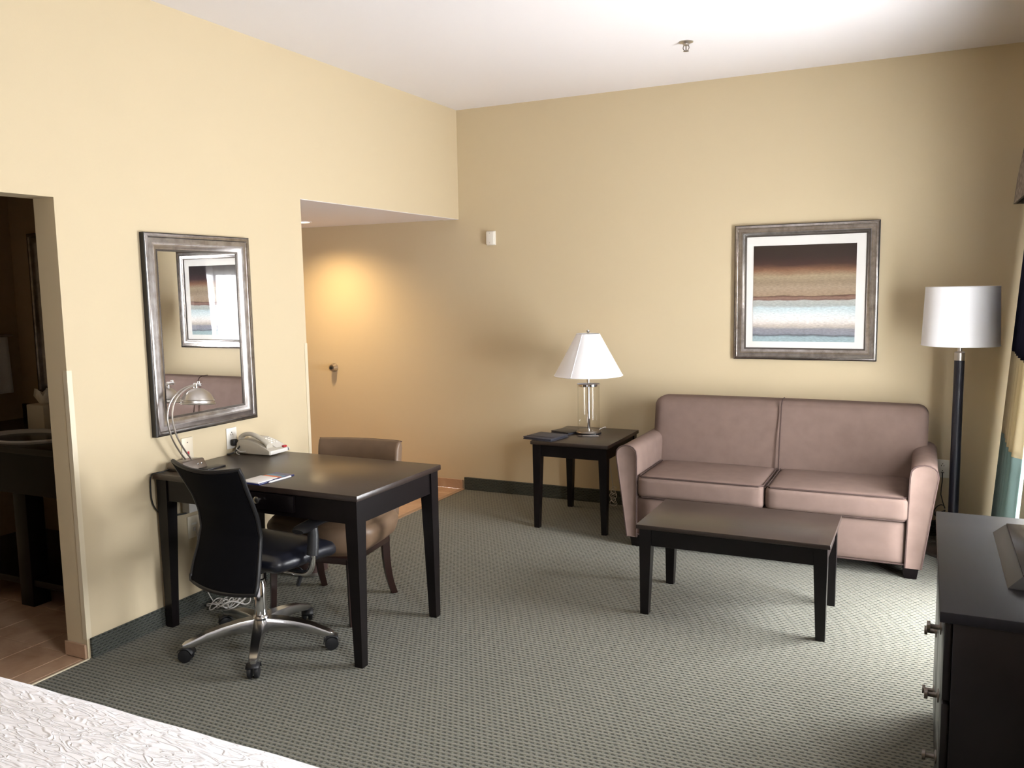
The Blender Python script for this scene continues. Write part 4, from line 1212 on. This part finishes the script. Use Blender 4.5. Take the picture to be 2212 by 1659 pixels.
# ------------------------------------------------------------------ dresser with television foot
DX0, DX1, DY0, DY1, DT = 3.378, 3.925, -3.505, -2.448, .760
dr = T('dresser', 'dark espresso dresser with round knobs in the right foreground', 'dresser', ((DX0 + DX1) / 2, (DY0 + DY1) / 2, 0))
bm = B(); box(bm, DX0 - .012, DY0 - .012, DT - .030, DX1, DY1 + .008, DT, .003); dr.part('top', bm, 'dresser_top')
bm = B(); box(bm, DX0 + .020, DY0, .06, DX1 - .005, DY1, DT - .030, .002); dr.part('body', bm, 'espresso')
bm = B(); box(bm, DX0 + .05, DY0 + .02, 0, DX1 - .02, DY1 - .02, .06); dr.part('plinth', bm, 'espresso')
ym = (DY0 + DY1) / 2
for c0, c1, r0, r1, zk in ((DY0 + .012, ym - .004, .085, .300, .215), (DY0 + .012, ym - .004, .310, .500, .405), (DY0 + .012, ym - .004, .510, .722, .612),
                           (ym + .004, DY1 - .012, .085, .290, .185), (ym + .004, DY1 - .012, .300, .722, .400)):
    bm = B(); box(bm, DX0, c0, r0, DX0 + .020, c1, r1, .003); d = dr.part('drawer', bm, 'espresso')
    bm = B()
    lathe(bm, [(.0, 0), (.020, 0), (.020, -.003), (.0075, -.006), (.007, -.026), (.0075, -.028), (.015, -.029), (.015, -.038), (.0, -.039)], 20, (DX0, (c0 + c1) / 2, zk), 'x')
    dr.part('knob', bm, 'pewter', d, 'round pewter drawer knob')
tv = T('television_foot', 'glossy black slab with sloped grey edge on the dresser top', 'stand', (3.69, -2.97, DT))
bm = B(); hexa(bm, [V(3.536, -3.262, DT), V(3.85, -3.262, DT), V(3.85, -2.67, DT), V(3.536, -2.67, DT)],
               [V(3.572, -3.250, DT + .034), V(3.85, -3.250, DT + .034), V(3.85, -2.678, DT + .034), V(3.572, -2.678, DT + .034)], .002); tv.part('plinth', bm, 'tv_grey')
bm = B(); box(bm, 3.574, -3.246, DT + .0335, 3.848, -2.682, DT + .039, .002); tv.part('gloss_plate', bm, 'tv_gloss')

# ------------------------------------------------------------------ bed
bd = T('bed', 'bed with white embossed coverlet in the left foreground', 'bed', (1.32, -5.45, 0))
bm = B(); box(bm, .24, -6.34, .06, 2.33, -4.62, .30, .01); bd.part('box_spring', bm, 'bed_base')
bm = B(); nx, ny = 90, 60
X0, X1, Y0, Y1, ZT = .20, 2.40, -6.40, -4.545, .622
def cov(u, v):
    # u,v in -1..1 with overhang folding down beyond .92
    def fold(t, half, r=.045, drop=.46):
        # arclength map
        L = half - r
        s = abs(t) * (half + drop)
        sg = 1 if t >= 0 else -1
        if s <= L: return sg * s, 0.0
        q = s - L
        if q < r * PI / 2:
            a = q / r; return sg * (L + r * math.sin(a)), -r * (1 - math.cos(a))
        return sg * half, -r - (q - r * PI / 2)
    x, zx = fold(u, (X1 - X0) / 2); y, zy = fold(v, (Y1 - Y0) / 2)
    z = min(zx, zy) if (zx < -.045 or zy < -.045) else -math.hypot(zx, zy)
    w = .0015 * math.sin(x * 9 + 1) * math.sin(y * 7) + .001 * math.sin(x * 23) * math.cos(y * 17)
    return V((X0 + X1) / 2 + x, (Y0 + Y1) / 2 + y, ZT + z + w)
g = [[bm.verts.new(cov(-1 + 2 * i / nx, -1 + 2 * j / ny)) for j in range(ny + 1)] for i in range(nx + 1)]
for i in range(nx):
    for j in range(ny):
        bm.faces.new((g[i][j], g[i + 1][j], g[i + 1][j + 1], g[i][j + 1]))
bd.part('coverlet', bm, 'coverlet', angle=80)
bm = B(); soft_box(bm, .215, -6.37, .28, 2.375, -4.575, .605, .03, 6); bd.part('mattress', bm, 'paper')
bm = B(); box(bm, .02, -6.5, 0, .10, -4.45, 1.25, .008); bd.part('headboard', bm, 'espresso')

# ------------------------------------------------------------------ bathroom fittings seen through the doorway
vn = T('bathroom_vanity', 'dark bathroom vanity table with open shelf seen through the doorway', 'vanity', (-.95, -2.8, 0))
bm = B(); box(bm, BX + .01, -3.17, .815, -TH - .01, BYF, .850, .004); vn.part('countertop', bm, 'granite')
bm = B(); box(bm, BX + .01, BYF - .02, .850, -TH - .01, BYF, .94, .003); vn.part('backsplash', bm, 'granite')
bm = B(); box(bm, BX + .02, -3.15, .60, -TH - .02, -3.12, .815, .003); vn.part('apron', bm, 'espresso')
for x in (-.87, -1.72, -.22):
    bm = B(); box(bm, x - .05, -3.15, 0, x + .05, -3.05, .60, .004); vn.part('leg', bm, 'espresso')
bm = B(); box(bm, BX + .02, -3.14, .11, -TH - .02, BYF + -.01, .145, .003); vn.part('shelf', bm, 'espresso')
bm = B(); lathe(bm, [(.0, .77), (.10, .775), (.16, .80), (.192, .845), (.200, .862), (.212, .866), (.216, .858), (.205, .835), (.17, .80), (.11, .765), (.0, .76)], 40, (0, 0, 0))
for v in bm.verts: v.co = V(-1.02 + v.co.x * 1.25, -2.965 + v.co.y * .85, v.co.z + .004)
bs_ = finish('wash_basin', bm, 'porcelain', None); tag(bs_, 'white oval basin set in the bathroom vanity', 'basin')
tb = T('tissue_box', 'cube tissue box with pulled tissue on the bathroom vanity', 'tissue box', (-1.23, -2.70, .85))
bm = B(); box(bm, -1.31, -2.77, .850, -1.165, -2.635, .995, .004); tb.part('box', bm, 'ivory_plastic')
bm = B(); pr_ = []
random.seed(5)
n = 18
r0 = [bm.verts.new(V(-1.238 + .035 * math.cos(2 * PI * k / n), -2.70 + .025 * math.sin(2 * PI * k / n), .992)) for k in range(n)]
r1 = [bm.verts.new(V(-1.238 + .060 * math.cos(2 * PI * k / n) * random.uniform(.8, 1.2), -2.70 + .035 * math.sin(2 * PI * k / n), 1.03 + random.uniform(-.01, .01))) for k in range(n)]
r2 = [bm.verts.new(V(-1.238 + .078 * math.cos(2 * PI * k / n) * random.uniform(.8, 1.1), -2.70 + .040 * math.sin(2 * PI * k / n), 1.068 + random.uniform(-.03, .025))) for k in range(n)]
for A, C in ((r0, r1), (r1, r2)):
    for k in range(n): bm.faces.new((A[k], A[(k + 1) % n], C[(k + 1) % n], C[k]))
ts = tb.part('tissue', bm, 'tissue', angle=80); ts.modifiers.new('thick', 'SOLIDIFY').thickness = .002
bmi = thing('vanity_mirror', 'dark framed mirror on the bathroom wall above the vanity', 'mirror', (-1.265, BYF - .001, 1.50))
ins = frame_parts(bmi, .69, .97, .034, .085)
bm = B(); box(bm, -.345 + ins - .002, -.010, -.485 + ins - .002, .345 - ins + .002, -.004, .485 - ins + .002); finish('mirror_glass', bm, 'mirror_bath', bmi, False)
sc_ = T('wall_sconce', 'round wall light with dark ring above the bathroom mirror', 'light', (-1.36, BYF, 2.10))
bm = B(); lathe(bm, [(.075, 0), (.110, 0), (.115, -.02), (.110, -.045), (.085, -.05), (.075, -.04)], 32, (-1.36, BYF, 2.09), 'y', close=True); sc_.part('ring', bm, 'dark_brass')
bm = B(); lathe(bm, [(.0, -.005), (.084, -.005), (.084, -.045), (.070, -.065), (.035, -.078), (.0, -.080)], 32, (-1.36, BYF, 2.09), 'y'); sc_.part('diffuser', bm, 'porcelain')
tw = T('hand_towel', 'white hand towel hanging on the bathroom side wall', 'towel', (BX + .05, -2.66, 1.0))
bm = B(); g = []
for i in range(13):
    z = 1.02 + .345 * i / 12; row = []
    for j in range(13):
        y = -2.80 + .245 * j / 12 + .010 * (1 - i / 12) * (j / 12 - .5) * 2
        row.append(bm.verts.new(V(BX + .050 + .008 * math.sin(j * 1.1) * (1 - i / 14), y, z)))
    g.append(row)
for i in range(12):
    for j in range(12): bm.faces.new((g[i][j], g[i][j + 1], g[i + 1][j + 1], g[i + 1][j]))
to = tw.part('front_fall', bm, 'towel', angle=80); to.modifiers.new('thick', 'SOLIDIFY').thickness = .018
bm = B(); tube(bm, [V(BX + .045, -2.88, 1.372), V(BX + .045, -2.52, 1.372)], .008, 10); tube(bm, [V(BX, -2.54, 1.372), V(BX + .045, -2.54, 1.372)], .008, 10); tube(bm, [V(BX, -2.86, 1.372), V(BX + .045, -2.86, 1.372)], .008, 10)
rl = finish('towel_rail', bm, 'satin_nickel', None); tag(rl, 'metal rail carrying the hand towel in the bathroom', 'towel rail')
